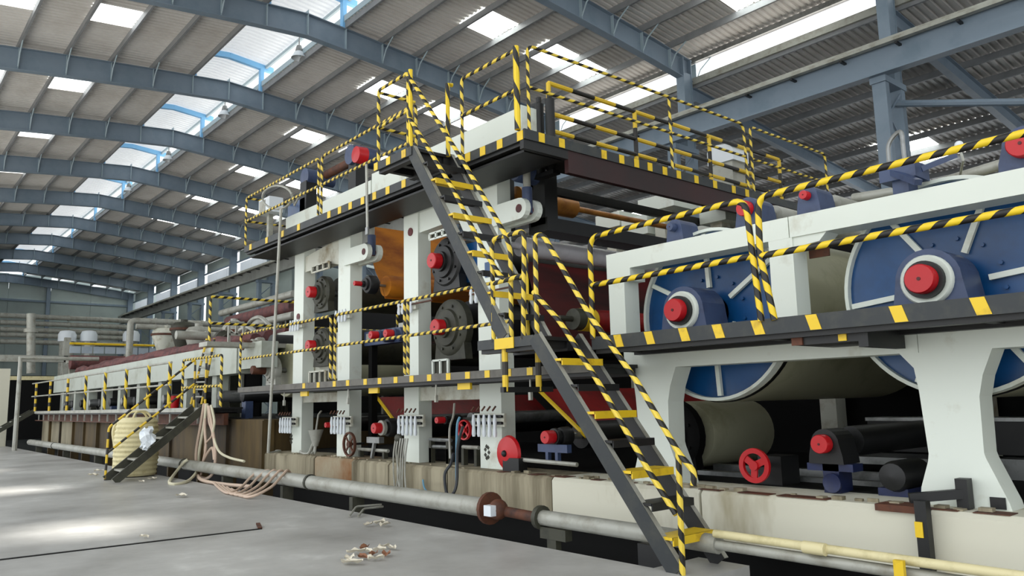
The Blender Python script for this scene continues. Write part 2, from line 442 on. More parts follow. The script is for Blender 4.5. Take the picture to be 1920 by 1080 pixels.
# outer wall of the lean-to
m = M(); m.box(-82, 22, 39.5, 39.6, -.6, 3.2); wrt = struct('wall_right', m, WALLSH)
m = M(); m.box(-48, -47.8, 20.5, 39.5, -.6, 11.4); part(wrt, 'cross_wall', m, WALLSH)
m = M(); m.box(20, 20.2, 20.5, 39.5, -.6, 11.2); part(wrt, 'cross_wall', m, WALLSH)
m = M(); m.box(-79.7, -53, -.75, -.6, 0, 12.3); struct('wall_left', m, WALLSH)  # unseen stretch of side wall, added to dim the far end
# ---- far end wall and the clad part of the right-hand row
we = struct('wall_end')
wsh = sheet_mesh(3.25, 0, 4.4, 0, 0, .25)
for k in range(9):
    for r_ in range(3):
        y0 = -6+3.25*k; z0 = 4.2*r_-.6
        ztop = min(z0+4.19, zr(min(max(y0+1.6, -.5), 20))+.1) if r_ < 2 else zr(min(max(y0+1.6, -.5), 20))+.22
        mm = M(); mm.box(-79.98, -79.93, y0+.01, y0+3.24, z0, ztop); part(we, 'wall_panel', mm, WALLSH)
m = M(); m.box(-80.06, -80.0, -6, 22, -.6, 12.2); part(we, 'backing_sheet', m, WALLSH)
m = M()
for y in (0, 6.6, 13.3, 20): m.box(-79.93, -79.7, y-.15, y+.15, -.6, zr(y)-.1)
part(we, 'wall_post', m, STRUCT)
m = M()
for z in (9.2, 6.0, 11.2): m.box(-79.93, -79.8, -6, 20, z-.09, z+.09)
part(we, 'wall_rail', m, STRUCT)
wr = struct('wall_side')
for i in range(0, 6):
    x0 = FR[i]
    for (dx, w_) in ((.5, 1.95), (2.5, 1.95), (4.5, 1.9)):
        mm = M(); mm.box(x0+dx, x0+dx+w_-.03, 20.42, 20.46, 10.2, 11.45); part(wr, 'clerestory_sheet', mm, SHEET_T)
        if i < 5 or dx < 1:
            mm = M(); mm.box(x0+dx-.1, x0+dx+w_-.05, 20.42, 20.46, -.6, 9.9); part(wr, 'wall_panel', mm, WALLSH)
    mm = M(); mm.box(x0, x0+6.5, 20.36, 20.42, 11.5, 11.62); part(wr, 'clerestory_rail', mm, STRUCT)
    mm = M(); mm.box(x0+.4, x0+6.2, 20.42, 20.46, 11.62, 12.3); part(wr, 'wall_panel', mm, WALLSH)
# ---- pendant lamps below the ridge
for k, x in enumerate((-24.2, -31.2, -38.6, -45.6)):
    t = thing('pendant_lamp', 'white bell pendant lamp under the ridge, %s from the near end' % ordn[k], 'lamp', (x, 11.15, 13.42), 'pendant lamps under the ridge')
    m = M(); m.tube([(x, 11.15, 14.5), (x, 11.15, 13.8)], .02, 6); m.bar((x-.02, 10.8, 14.48), (x+.02, 11.5, 14.40), .04, .04); part(t, 'hanger', m, STEEL)
    m = M(); m.lathe([(.09, .45), (.13, .3), (.14, .22)], (x, 11.15, 13.42), 'z', 12); part(t, 'ballast_housing', m, STEEL)
    m = M(); m.lathe([(.1, .26), (.17, .2), (.25, .05), (.27, 0), (.24, .02), (.1, .22)], (x, 11.15, 13.42), 'z', 16); part(t, 'lamp_shade', m, TANKW)
# ================================================================== THE PAPER MACHINE
YF = 7.0                                       # front face of the machine frames
# ---- concrete plinth, block by block
pl = thing('concrete_plinth', 'long concrete machine foundation, clean and pale at the right, rusty brown toward the left', 'plinth', (-20, 6.7, -.6))
edges = [2, -.2, -2.78, -5.0, -7.2, -9.4, -11.0, -12.2, -13.6, -15.9]
for i, (b, a) in enumerate(zip(edges[:-1], edges[1:])):
    m = M(); g = .012
    dy = rnd.uniform(0, .02)
    m.prism([(6.7+dy, .06), (12.2, .06), (12.2, .56), (6.74+dy, .56), (6.7+dy, .52)], 'x', a+g, b-g)
    part(pl, 'plinth_block', m, CONC if i < 4 else CONC_R if i == 7 else CONC_M)
m = M(); m.box(-38.5, 2, 7.15, 12.2, -.6, .06); part(pl, 'recessed_base', m, PITBLACK)
m = M(); m.box(-15.8, 2, 7.42, 11.85, .56, .57); part(pl, 'shade_plate', m, SHADEBLK)  # black plate added for the shade on the plinth top inside
m = M(); m.box(-38, -15.95, 7.2, 11.85, 1.22, 1.23); part(pl, 'shade_plate', m, SHADEBLK)  # same painted shade on the higher left plinth
x = -15.9
while x > -38:
    w = rnd.uniform(1.7, 2.4)
    m = M(); m.box(x-w+.03, x-.03, 6.7+rnd.uniform(0, .05), 12.2, .06, 1.22); part(pl, 'plinth_block', m, CONC_B if x > -33 else CONC_M)
    m = M(); m.box(x-.05, x+.05, 6.64, 6.9, -.6, 1.2); part(pl, 'plinth_pilaster', m, CONC_B)
    x -= w
# loose rubble strip on the plinth edge
m = M()
for k in range(90):
    xx = rnd.uniform(-15, 0); s_ = rnd.uniform(.01, .035)
    m.box(xx-s_*1.5, xx+s_*1.5, 6.8+rnd.uniform(-.02, .12)-s_, 6.85+s_, .56, .56+s_)
part(pl, 'rubble', m, CONC_M, kind='stuff')
m = M(); xx = -8.3
while xx < 1:
    w = rnd.uniform(.08, .5); m.box(xx, xx+w, 6.73, 6.78+rnd.uniform(.02, .14), .56, .566); xx += w+rnd.uniform(.05, .5)
m.box(-3.2, -2.86, 6.68, 6.95, .52, .575)
part(pl, 'rust_flakes', m, RUST, kind='stuff')

def roll(label, cx, cz, y0, rc, rh, rs, ycap=.1, y1=11.2, shell=None, house=None, capm=None, ring=None, hshape='round', group=None, name='press_roll', foot=None):
    t = thing(name, label, 'roll', (cx, y0, cz), group)
    m = M(); m.lathe([(rc*.92, -.0), (rc, .012), (rc, ycap), (rc*.8, ycap)], (cx, y0, cz), 'y', 20); o = part(t, 'red_cap', m, capm or RED)
    b = M(); b.lathe([(rc*.13, -.006), (rc*.13, .01)], (cx, y0, cz), 'y', 8); part(o, 'cap_bolt', b, REDDARK)
    if ring:
        m = M(); m.lathe([(rc*1.0, ycap-.01), (rh*.8, ycap), (rh*.8, ycap+.06), (rc, ycap+.06)], (cx, y0, cz), 'y', 24); part(t, 'seal_ring', m, ring)
    hy0 = y0+ycap+.01; hm = house or BLACK
    m = M()
    if hshape == 'round':
        m.lathe([(rc*.95, 0), (rc*1.25, .005), (rc*1.3, .05), (rh*.62, .06), (rh*.66, .10), (rh*.9, .11), (rh, .15), (rh, .27), (rh*.8, .3)], (cx, hy0, cz), 'y', 26)
        if rh > .25:
            for k in range(8):
                a = PI/8+PI/4*k; m.lathe([(.022, .08), (.022, .13)], (cx+rh*.78*math.cos(a), hy0, cz+rh*.78*math.sin(a)), 'y', 6)
            if foot is None:
                m.hexa([(cx-rh*.9, hy0+.14, cz-rh*1.12), (cx+rh*.9, hy0+.14, cz-rh*1.12), (cx+rh*.9, hy0+.28, cz-rh*1.12), (cx-rh*.9, hy0+.28, cz-rh*1.12), (cx-rh*.8, hy0+.14, cz-rh*.4), (cx+rh*.8, hy0+.14, cz-rh*.4), (cx+rh*.8, hy0+.28, cz-rh*.4), (cx-rh*.8, hy0+.28, cz-rh*.4)])
    else:
        w = rh; base = foot if foot is not None else cz-rh*1.15
        pts = [(cx-w*1.25, base), (cx+w*1.25, base), (cx+w*1.2, base+.08), (cx+w, cz)]
        pts += [(cx+w*math.cos(a), cz+w*math.sin(a)) for a in [PI*i/10 for i in range(1, 10)]]
        pts += [(cx-w, cz), (cx-w*1.2, base+.08)]
        m.prism(pts, 'y', hy0, hy0+.32)
    part(t, 'bearing_housing', m, hm)
    m = M(); m.lathe([(rc*.55, hy0+.2-y0), (rc*.55, hy0+.55-y0)], (cx, y0, cz), 'y', 12); part(t, 'journal', m, STEEL)
    m = M(); ys = hy0+.5-y0
    m.lathe([(rs*.4, ys), (rs*.97, ys), (rs, ys+.03), (rs, y1-y0)], (cx, y0, cz), 'y', 32); part(t, 'roll_shell', m, shell or OLIVE)
    return t

# ---- dryer section : white frame
fr = thing('dryer_gantry', 'white painted steel frame of the dryer section, with two long beams and flared legs', 'frame', (-3, 7.0, .56))
m = M(); m.box(-6.42, -3.98, 7.0, 7.28, 3.03, 3.24); m.box(-3.97, 1.6, 7.0, 7.28, 3.03, 3.24); m.box(-6.42, -6.05, 7.0, 7.27, 2.88, 3.03); part(fr, 'top_beam', m, WHITE)
m = M(); m.box(-6.2, -2.86, 7.0, 7.28, 1.83, 2.13); m.box(-2.855, 1.6, 7.0, 7.28, 1.83, 2.13); part(fr, 'lower_beam', m, WHITE)
for (a, b, n_) in ((-6.40, -6.15, 'end_post'), (-4.21, -3.95, 'post'), (-1.45, -1.2, 'post')):
    m = M(); m.box(a, b, 7.002, 7.26, 2.13, 3.03); part(fr, n_, m, WHITE)
m = M(); m.prism([(-3.95, 3.03), (-3.6, 3.03), (-3.68, 2.95), (-3.95, 2.93)], 'y', 7.02, 7.25); part(fr, 'gusset', m, WHITE)
m = M(); m.box(-3.93, -3.72, 7.27, 7.29, 2.84, 3.0); part(fr, 'backing_plate', m, RUST)
def leg(cx, zb=.555):
    L = [(-.40, 1.83), (-.29, 1.70), (-.265, 1.50), (-.235, .98), (-.245, .92), (-.32, .70), (-.34, .556)]
    Rr = [(.35, .556), (.335, .62), (.20, .96), (.19, 1.0), (.20, 1.45), (.24, 1.62), (.33, 1.83)]
    m = M(); m.prism([(cx+x_, z_) for x_, z_ in L+Rr], 'y', 7.0, 7.28); return m
part(fr, 'leg', leg(-2.62), WHITE); part(fr, 'leg', leg(-5.78), WHITE); part(fr, 'leg', leg(.55), WHITE)
m = M(); m.box(-2.42, -2.31, 6.985, 7.0, .57, .66); part(fr, 'foot_slot', m, BLACK)
# rear frame on the drive side
fb = thing('rear_dryer_gantry', 'white box beams of the far drive-side frame seen over the dryer drums', 'frame', (-6, 11.5, .56))
m = M(); m.box(-10.9, 1.5, 11.5, 11.8, 3.0, 3.35); part(fb, 'long_beam', m, WHITE)
for x0_, x1_, z0_, z1_ in ((-9.66, -8.8, 5.03, 5.3), (-10.8, -10.15, 4.9, 5.2), (-10.1, -9.45, 4.62, 5.0), (-8.25, -7.7, 4.55, 4.97)):
    m = M(); m.box(x0_, x1_, 11.5, 12.3, z0_, z1_); part(fb, 'short_beam', m, WHITE)
    m = M(); m.box((x0_+x1_)/2-.12, (x0_+x1_)/2+.12, 11.6, 11.85, 3.35, z0_); part(fb, 'stub_post', m, WHITE_DIRTY)
for xx in (-9.9, -6.1, -4.0, -1.3):
    m = M(); m.box(xx-.13, xx+.13, 11.5, 11.8, .56, 3.0); part(fb, 'post', m, WHITE_DIRTY)
m = M(); m.box(-10, 1.6, 11.9, 12.0, .565, 4.1); part(fb, 'shade_panel_dryer', m, SHADEBLK)  # added dark panel, shuts out light from behind the dryers
m = M(); m.box(-26.5, -10, 11.9, 12.0, 1.23, 4.4); m.box(-15.8, -10, 11.9, 12.0, .56, 1.23); part(fb, 'shade_panel_press', m, SHADEBLK)  # added dark panel, keeps the press interior black

def drum(label, cx, cz, a0, y0, R=1.0, house_b=2.13, group='dryer drums'):
    t = thing('dryer_drum', label, 'drum', (cx, y0, cz), group)
    m = M(); m.lathe([(R*.985, 7.55), (R, 7.56), (R, 11.1), (.3, 11.1)], (cx, 0, cz), 'y', 64); part(t, 'drum_shell', m, CREAM)
    m = M(); m.lathe([(R*.97, 7.552), (R*1.003, 7.556), (R*1.003, 7.61), (R, 7.612)], (cx, 0, cz), 'y', 64); part(t, 'shadow_groove', m, SHADEBLK)  # black ring painted for the shadowed gap behind the rim
    m = M(); m.lathe([(.2, 7.5), (R*.6, 7.52), (R*.955, 7.5)], (cx, 0, cz), 'y', 64); part(t, 'end_disc', m, BLUE)
    m = M(); m.lathe([(R*.945, 7.52), (R*.95, 7.44), (R*.985, 7.44), (R*.99, 7.56)], (cx, 0, cz), 'y', 64); part(t, 'white_rim', m, WHITE)
    for k in range(6):
        a = math.radians(a0+60*k); ca, sa = math.cos(a), math.sin(a)
        m = M(); m.bar((cx+.3*ca, 7.47, cz+.3*sa), (cx+.93*ca, 7.47, cz+.93*sa), .05, .045, (0, 1, 0)); part(t, 'spoke', m, WHITE)
    for k in range(12):
        a = math.radians(a0+30*k+15)
        m = M(); m.lathe([(.02, -.02), (.02, .02)], (cx+.42*math.cos(a), 7.49, cz+.42*math.sin(a)), 'y', 6); part(t, 'bolt', m, BLUE)
    w = .27
    pts = [(cx-.42, house_b), (cx+.42, house_b), (cx+.4, house_b+.07), (cx+w+.03, house_b+.12), (cx+w, cz)] + [(cx+w*math.cos(q), cz+w*math.sin(q)) for q in [PI*i/12 for i in range(1, 12)]] + [(cx-w, cz), (cx-w-.03, house_b+.12), (cx-.4, house_b+.07)]
    m = M(); m.prism(pts, 'y', 6.93, 7.34); part(t, 'bearing_housing', m, BLUEGREY)
    m = M(); m.lathe([(.14, 6.9), (.2, 6.88), (.215, 6.9), (.215, 6.94)], (cx, 0, cz), 'y', 32); part(t, 'white_ring', m, WHITE)
    m = M(); m.lathe([(.16, 6.9), (.16, 6.84), (.12, 6.84)], (cx, 0, cz), 'y', 28); part(t, 'black_collar', m, BLACK)
    m = M(); m.lathe([(.115, y0), (.125, y0+.015), (.125, 6.88)], (cx, 0, cz), 'y', 28); o = part(t, 'red_cap', m, RED)
    m = M(); m.lathe([(.016, y0-.006), (.016, y0+.01)], (cx, 0, cz), 'y', 8); part(o, 'cap_bolt', m, REDDARK)
    m = M(); m.lathe([(.2, 7.2), (.13, 7.5)], (cx, 0, cz), 'y', 24); part(t, 'journal', m, BLUE)
    return t
drum('blue-ended dryer drum at the lower right with a large white-ringed red cap', -2.70, 2.43, 6, 6.75)
drum('blue-ended dryer drum left of the white middle post, its red cap low beside the stairs', -5.26, 2.43, 33, 6.75)
drum('blue-ended dryer drum cut by the right edge of the picture', -.12, 2.43, 20, 6.75)
# small man-hole ring on the left drum end
d1 = bpy.data.objects['dryer_drum.001']
m = M(); m.lathe([(.13, 7.46), (.15, 7.45), (.165, 7.47)], (-5.72, 0, 2.33), 'y', 20); part(d1, 'manhole_ring', m, GALV)

# felt rolls and brackets that stand on the top beam
def bracket_roll(label, u, v, y, rc, rh, big=None, capm=RED, foot=3.24):
    p = at(u, v, y=y)
    return roll(label, p.x, p.z, y, rc, rh, big or rh*.9, .08, 11.2, GALV, BLUEGREY, capm, None, 'pillow', 'felt rolls above the dryer beam', 'felt_roll', foot)
bracket_roll('small felt roll with blue bearing and little red cap on the white dryer beam', 1505, 365, 7.0, .045, .10)
bracket_roll('felt roll with a large red cap just left of the paired yellow posts', 1392, 390, 7.1, .085, .13)
bracket_roll('felt roll with red cap on blue bearing above the rail at the right edge', 1912, 268, 6.95, .11, .16)
bracket_roll('felt roll on a blue bracket over the left drum, no red cap', 1255, 425, 7.15, .05, .10, None, BLUEGREY)
t = thing('felt_stretcher', 'blue slanted felt stretcher bracket on top of the white dryer beam at the right', 'bracket', (-3.0, 7.2, 3.24))
a = at(1690, 322, y=7.2)
m = M(); m.box(a.x-.16, a.x+.16, 7.1, 7.4, a.z-.09, a.z+.05); part(t, 'bracket_head', m, BLUEGREY)
m = M(); m.box(a.x-.07, a.x+.07, 7.15, 7.35, 3.24, a.z-.05); part(t, 'bracket_stem', m, BLUEGREY)
m = M(); m.bar(at(1670, 322, y=7.15), at(1722, 342, y=6.95), .07, .05); m.bar(at(1725, 318, y=7.25), at(1790, 292, y=7.6), .05, .05); part(t, 'arm', m, BLUEGREY)
t = solo('grab_handle', 'grey bent grab handle sticking up behind the yellow rail beside the blue bracket', 'handle', M().tube(rounded([at(1667, 305, y=7.6), at(1664, 268, y=7.6), at(1690, 240, y=7.6), at(1696, 300, y=7.6)], .1), .022, 8), STEEL, at(1667, 305, y=7.6))
t = thing('condensate_pipe', 'grey pipe running over the dryer drums behind the yellow rail at the right', 'pipe', (-2, 8, 3.9))
m = M(); m.tube([at(1600, 372, y=8.4), at(1740, 350, y=8.4), at(1905, 300, y=8.4)], .055, 10); part(t, 'pipe_run', m, GALV)
m = M(); m.ball(at(1798, 272, y=7.7), .04); part(t, 'gauge', m, TANKW)
m = M(); m.tube([at(1798, 274, y=7.7), at(1806, 300, y=7.7), at(1800, 330, y=8.3)], .012, 6); part(t, 'gauge_stem', m, GALV)
# upper drums : only their tops and hubs rise behind the beam
# ---- below the dryers
t = thing('hand_wheel', 'bright red three-hole handwheel low between the white dryer legs', 'wheel', at(1415, 873, y=7.2))
c = at(1415, 873, y=7.2)
m = M(); m.lathe([(.125, -.02), (.175, -.02), (.18, 0), (.175, .02), (.125, .02), (.125, -.02)], c, 'y', 28); part(t, 'wheel_rim', m, RED)
for k in range(3):
    a = math.radians(25+120*k); m = M(); m.bar((c.x+.03*math.cos(a), c.y, c.z+.03*math.sin(a)), (c.x+.13*math.cos(a), c.y, c.z+.13*math.sin(a)), .07, .02, (0, 1, 0)); part(t, 'wheel_spoke', m, RED)
m = M(); m.lathe([(.05, -.03), (.05, .03)], c, 'y', 14); part(t, 'wheel_hub', m, RED)
m = M(); m.tube([(c.x, c.y, c.z), (c.x, c.y+.6, c.z)], .025, 8); part(t, 'spindle', m, BLACK)
m = M(); m.box(c.x-.12, c.x+.15, c.y+.25, c.y+.6, .56, c.z+.08); part(t, 'gear_box', m, BLACK)
c = at(1545, 832, y=7.2)
t = roll('low roll with plain red cap on a dark blue stand left of the white leg', c.x, c.z, 7.1, .09, .14, .15, .1, 9.4, BLACK, BLACK, RED, None, 'pillow', None, 'lead_roll', c.z-.19)
m = M(); m.box(c.x-.06, c.x+.1, 7.25, 7.5, .56, c.z-.18); m.box(c.x-.22, c.x+.24, 7.25, 7.45, c.z-.26, c.z-.19); part(t, 'stand', m, NAVY)
m = M(); m.lathe([(.05, 7.2), (.09, 7.19), (.09, 7.22)], (c.x+.05, 0, .66), 'y', 16); part(t, 'adjusting_wheel', m, NAVY)
t = thing('sole_plates', 'pair of long pale rails lying low on the plinth behind the handwheel', 'rail', (-4.5, 8.3, .56))
for y_, z_ in ((7.9, .62), (8.35, .66)):
    m = M(); m.box(-6, -3.2, y_, y_+.12, .56, z_); part(t, 'rail', m, STEEL)
m = M(); m.box(-3.6, 1.5, 9.3, 9.7, .56, .78); m.box(-4.8, -3.1, 8.9, 9.6, .7, .78); part(t, 'cross_beam', m, STEEL)
t = thing('scraper_beam', 'dark cross beam with a grey top edge low behind the big white leg', 'beam', (-3.6, 9.6, 1.1))
m = M(); m.box(-4.6, 1.5, 9.6, 10.0, .8, 1.16); part(t, 'beam_body', m, BLACK)
m = M(); m.box(-4.6, 1.5, 9.55, 10.0, 1.16, 1.2); part(t, 'beam_top', m, STEEL)
# lower felt roll : pale sloping cylinder between the legs
t = roll('pale bottom felt roll half hidden in the dark below the left drum', -6.3, 1.02, 7.7, .1, .45, .42, .05, 9.6, CREAM, SHADEBLK, BLACK, None, 'round', None, 'bottom_roll')
t = thing('drive_motor', 'black motor with a blue foot beside the big white dryer leg', 'motor', (-3.15, 7.35, .56))
c = at(1680, 905, y=7.35)
m = M(); m.lathe([(.02, -.2), (.12, -.17), (.14, -.1), (.14, .35)], (c.x, 7.45, .74), 'y', 18); part(t, 'motor_body', m, BLACK)
m = M(); m.box(c.x-.17, c.x+.1, 7.35, 7.7, .56, .63); part(t, 'motor_foot', m, NAVY)
t = thing('drain_stand', 'black bent post with a yellow band fixed to the plinth below the big white leg', 'post', (-2.82, 6.6, -.6))
m = M(); m.bar((-2.78, 6.6, -.4), (-2.78, 6.6, .64), .09, .09, (1, 0, 0)); part(t, 'post_body', m, BLACK)
m = M(); m.bar((-2.9, 6.66, .645), (-2.56, 6.9, .685), .06, .075); part(t, 'cross_arm', m, BLACK)
m = M(); m.box(-2.62, -2.53, 6.86, 6.97, .565, .80); part(t, 'upright', m, BLACK)
m = M(); m.box(-2.83, -2.77, 6.545, 6.555, .36, .48); part(t, 'yellow_band', m, YEL)

# ---- walkways
def walkway(label, x0, x1, y0, y1, ztop, th, mark_x, loc, name='walkway', mw=.2, markh=None, under=BLACK, skew=.05, edge=None):
    t = thing(name, label, 'walkway', loc)
    m = M(); m.box(x0, x1, y0, y0+.03, ztop-th, ztop); part(t, 'edge_board', m, edge or EDGE)
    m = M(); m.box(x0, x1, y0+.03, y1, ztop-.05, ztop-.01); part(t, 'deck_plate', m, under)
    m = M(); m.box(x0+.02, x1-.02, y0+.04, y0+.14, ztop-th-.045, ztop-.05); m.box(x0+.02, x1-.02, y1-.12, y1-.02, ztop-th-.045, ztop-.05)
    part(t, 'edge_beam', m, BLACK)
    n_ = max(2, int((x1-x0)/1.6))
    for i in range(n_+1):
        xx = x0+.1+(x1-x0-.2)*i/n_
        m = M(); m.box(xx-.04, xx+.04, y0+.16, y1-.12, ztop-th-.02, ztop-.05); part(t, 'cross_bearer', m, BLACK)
    for xx in mark_x:
        m = M(); m.prism([(xx-mw/2+skew, ztop-th+.005), (xx+mw/2+skew, ztop-th+.005), (xx+mw/2-skew, ztop-.005), (xx-mw/2-skew, ztop-.005)], 'y', y0-.006, y0); part(t, 'yellow_mark', m, YEL)
    return t
um = [1160, 1218, 1283, 1347, 1421, 1525]
mk = [at(u, 628-.104*(u-1140)+12, y=6.2).x for u in um]
wd = walkway('dryer section walkway, dark deck edge with yellow marks below the wide-striped rail', -5.95, 1.6, 6.2, 6.99, 2.17, .14, mk+[at(1684, 580, y=6.2).x, at(1838, 566, y=6.2).x, -1.2, -.6, 0], (-2, 6.2, 2.1), mw=.1, skew=.02)
m = M(); m.box(-3.60, -2.96, 6.3, 6.97, 1.92, 2.03); m.box(-3.03, -2.95, 6.29, 6.97, 1.87, 2.03); part(wd, 'bracket', m, BLACK)
m = M(); m.box(-3.62, -3.60, 6.29, 6.98, 1.93, 2.03); m.box(-3.62, -3.52, 6.28, 6.3, 1.92, 2.06); part(wd, 'bracket_plate', m, RUST)
m = M(); m.box(-3.2, -3.13, 6.29, 6.3, 1.93, 2.02); part(wd, 'yellow_mark', m, YEL)
m = M(); m.box(-3.2, -2.98, 6.9, 6.995, 1.92, 2.05); part(wd, 'hanger_plate', m, BLACK)
wpmk = [at(u, 715, y=6.2).x for u in (570, 597, 627, 652, 685, 712, 742, 772, 805, 841, 877, 914, 954, 994)]
wp = walkway('press section walkway, thin grey deck edge with small yellow marks at mid height', -16.1, -5.98, 6.2, 6.98, 1.89, .10, wpmk, (-11, 6.2, 1.8), mw=.10, skew=.0, edge=EDGE_W)
for u in (535, 655, 820, 997):
    c = at(u, 735, y=6.3); m = M(); m.tube([(c.x, 6.28, 1.9), (c.x, 6.28, 1.55)], .012, 6); m.box(c.x-.02, c.x+.02, 6.26, 6.30, 1.5, 1.6); part(wp, 'hanger_rod', m, GALV)
for u in (570, 700, 870): 
    c = at(u, 735, y=6.3); m = M(); m.box(c.x-.14, c.x+.14, 6.295, 6.33, 1.66, 1.8); part(wp, 'under_mark', m, YEL)
wl = walkway('wet end walkway at the far left, low deck with a pale worn edge', -38.7, -17.7, 6.2, 6.95, 1.5, .1, [], (-28, 6.2, 1.4), mw=.1, edge=GALV)
m = M()
for k in range(20): m.box(-38+k*1.02, -37.97+k*1.02, 6.24, 6.28, 1.12, 1.4)
part(wl, 'hanger_rod', m, GALV, kind='stuff')
m = M(); m.box(-38.7, -17.7, 6.24, 6.28, 1.1, 1.13); m.box(-38.7, -17.7, 6.52, 6.62, 1.1, 1.36); part(wl, 'pipe_shelf', m, RUST)
topmk = [at(u, v, y=6.2).x for u, v in ((470, 462), (500, 448), (530, 436), (560, 424), (617, 398), (637, 388), (657, 380), (680, 370), (702, 362), (727, 350), (757, 338), (877, 287), (905, 275), (937, 262), (975, 245))]
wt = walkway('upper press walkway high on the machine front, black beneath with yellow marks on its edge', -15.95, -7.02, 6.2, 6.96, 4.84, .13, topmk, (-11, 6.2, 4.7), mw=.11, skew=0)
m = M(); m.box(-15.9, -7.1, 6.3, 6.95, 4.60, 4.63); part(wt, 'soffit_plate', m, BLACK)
# head bay of the upper stair
wb = walkway('small stair-head bay that juts out from the upper press walkway', -9.42, -8.5, 5.53, 6.19, 4.90, .12, [at(u, v, y=5.53).x for u, v in ((705, 298), (728, 288), (757, 276))], (-9, 5.55, 4.8), mw=.1, skew=0)
# landing between the two stairs
ld = walkway('stair landing in front of the press walkway, dark slab with one yellow corner', -7.15, -6.18, 5.55, 6.19, 2.19, .11, [], (-6.6, 5.55, 2.1))
m = M(); m.box(-6.83, -6.5, 5.54, 5.55, 2.07, 2.19); part(ld, 'corner_mark', m, YEL)
for y_ in (5.6, 6.1):
    m = M(); m.tube([(-6.72, y_, 1.6), (-6.72, y_, 2.08)], .035, 8); part(ld, 'support', m, ST_S)
m = M(); m.bar((-6.72, 5.55, 1.62), (-6.72, 6.3, 1.62), .06, .06); part(ld, 'support_bearer', m, BLACK)
# cross catwalk
cw = thing('cross_catwalk', 'high black and dark red catwalk bridging across the machine behind the stairs', 'walkway', (-7.4, 9.5, 4.6))
m = M(); m.box(-7.0, -6.97, 6.2, 13.9, 4.72, 4.85); part(cw, 'edge_board', m, EDGE)
m = M(); m.box(-7.9, -7.0, 6.98, 13.9, 4.76, 4.81); part(cw, 'deck_plate', m, BLACK)
m = M(); m.box(-7.06, -6.99, 6.97, 13.9, 4.42, 4.72); part(cw, 'girder', m, MAROON)
m = M(); m.box(-7.06, -6.99, 6.2, 6.97, 4.60, 4.72); part(cw, 'girder', m, BLACK)
for u, v in ((1015, 243), (1053, 257), (1132, 280), (1165, 288), (1193, 297), (1218, 303), (1246, 311), (1272, 318), (1305, 326), (1340, 336), (1375, 346), (1400, 352)):
    c = at(u, v, x=-6.97); m = M(); m.box(-6.97, -6.964, c.y-.05, c.y+.05, 4.725, 4.845); part(cw, 'yellow_mark', m, YEL)
# ================================================================== RAILS AND STAIRS
def rail(label, group, tubes, mt, name='guard_rail', loc=None, r=.024, seg=8):
    """tubes: list of (part name, points, corner radius)"""
    loc = loc or tubes[0][1][0]
    t = thing(name, label, 'railing', tuple(loc), group)
    for nm, pts, cr in tubes:
        m = M(); m.tube(rounded(pts, cr) if cr else pts, r, seg); part(t, nm, m, mt)
    return t
Y = 6.2
def T(x, z, y=Y): return (x, y, z)
# dryer walkway rails
rail('wide yellow-black striped rail over the left dryer drum', 'dryer walkway rails',
     [('top_rail', [T(-5.93, 2.15), T(-5.92, 3.28), T(-3.93, 3.29), T(-3.85, 2.15)], .14), ('mid_rail', [T(-5.92, 2.74), T(-3.9, 2.75)], 0)], ST_D, r=.03, seg=10)
rail('wide yellow-black striped rail over the right dryer drum, running out of the picture', 'dryer walkway rails',
     [('top_rail', [T(-3.72, 2.15), T(-3.82, 2.75), T(-3.80, 3.28), T(.9, 3.29), T(.9, 2.15)], .12), ('mid_rail', [T(-3.81, 2.74), T(.9, 2.75)], 0), ('post', [T(-1.3, 2.15), T(-1.3, 3.28)], 0)], ST_D, r=.03, seg=10)
# press walkway rails
def posts(xs, z0, z1, y=Y): return [('post', [T(x_, z0, y), T(x_, z1, y)], 0) for x_ in xs]
x1, x2, x3 = at(620, 640, y=6.2).x, at(628, 640, y=6.2).x, at(765, 610, y=6.2).x
rail('fine-striped rail on the left half of the press walkway', 'press walkway rails',
     [('top_rail', [T(-16.0, 1.9), T(-16.0, 2.99), T(x1, 2.99), T(x1, 1.9)], .1), ('mid_rail', [T(-16.0, 2.47), T(x1, 2.47)], 0)], ST_P)
rail('fine-striped rail on the right half of the press walkway, ending at the stair landing', 'press walkway rails',
     [('top_rail', [T(x2, 1.9), T(x2, 2.99), T(-7.3, 2.99)], .1), ('mid_rail', [T(x2, 2.47), T(-7.3, 2.47)], 0)]+posts([x3, x3-.09], 1.9, 2.97), ST_P)
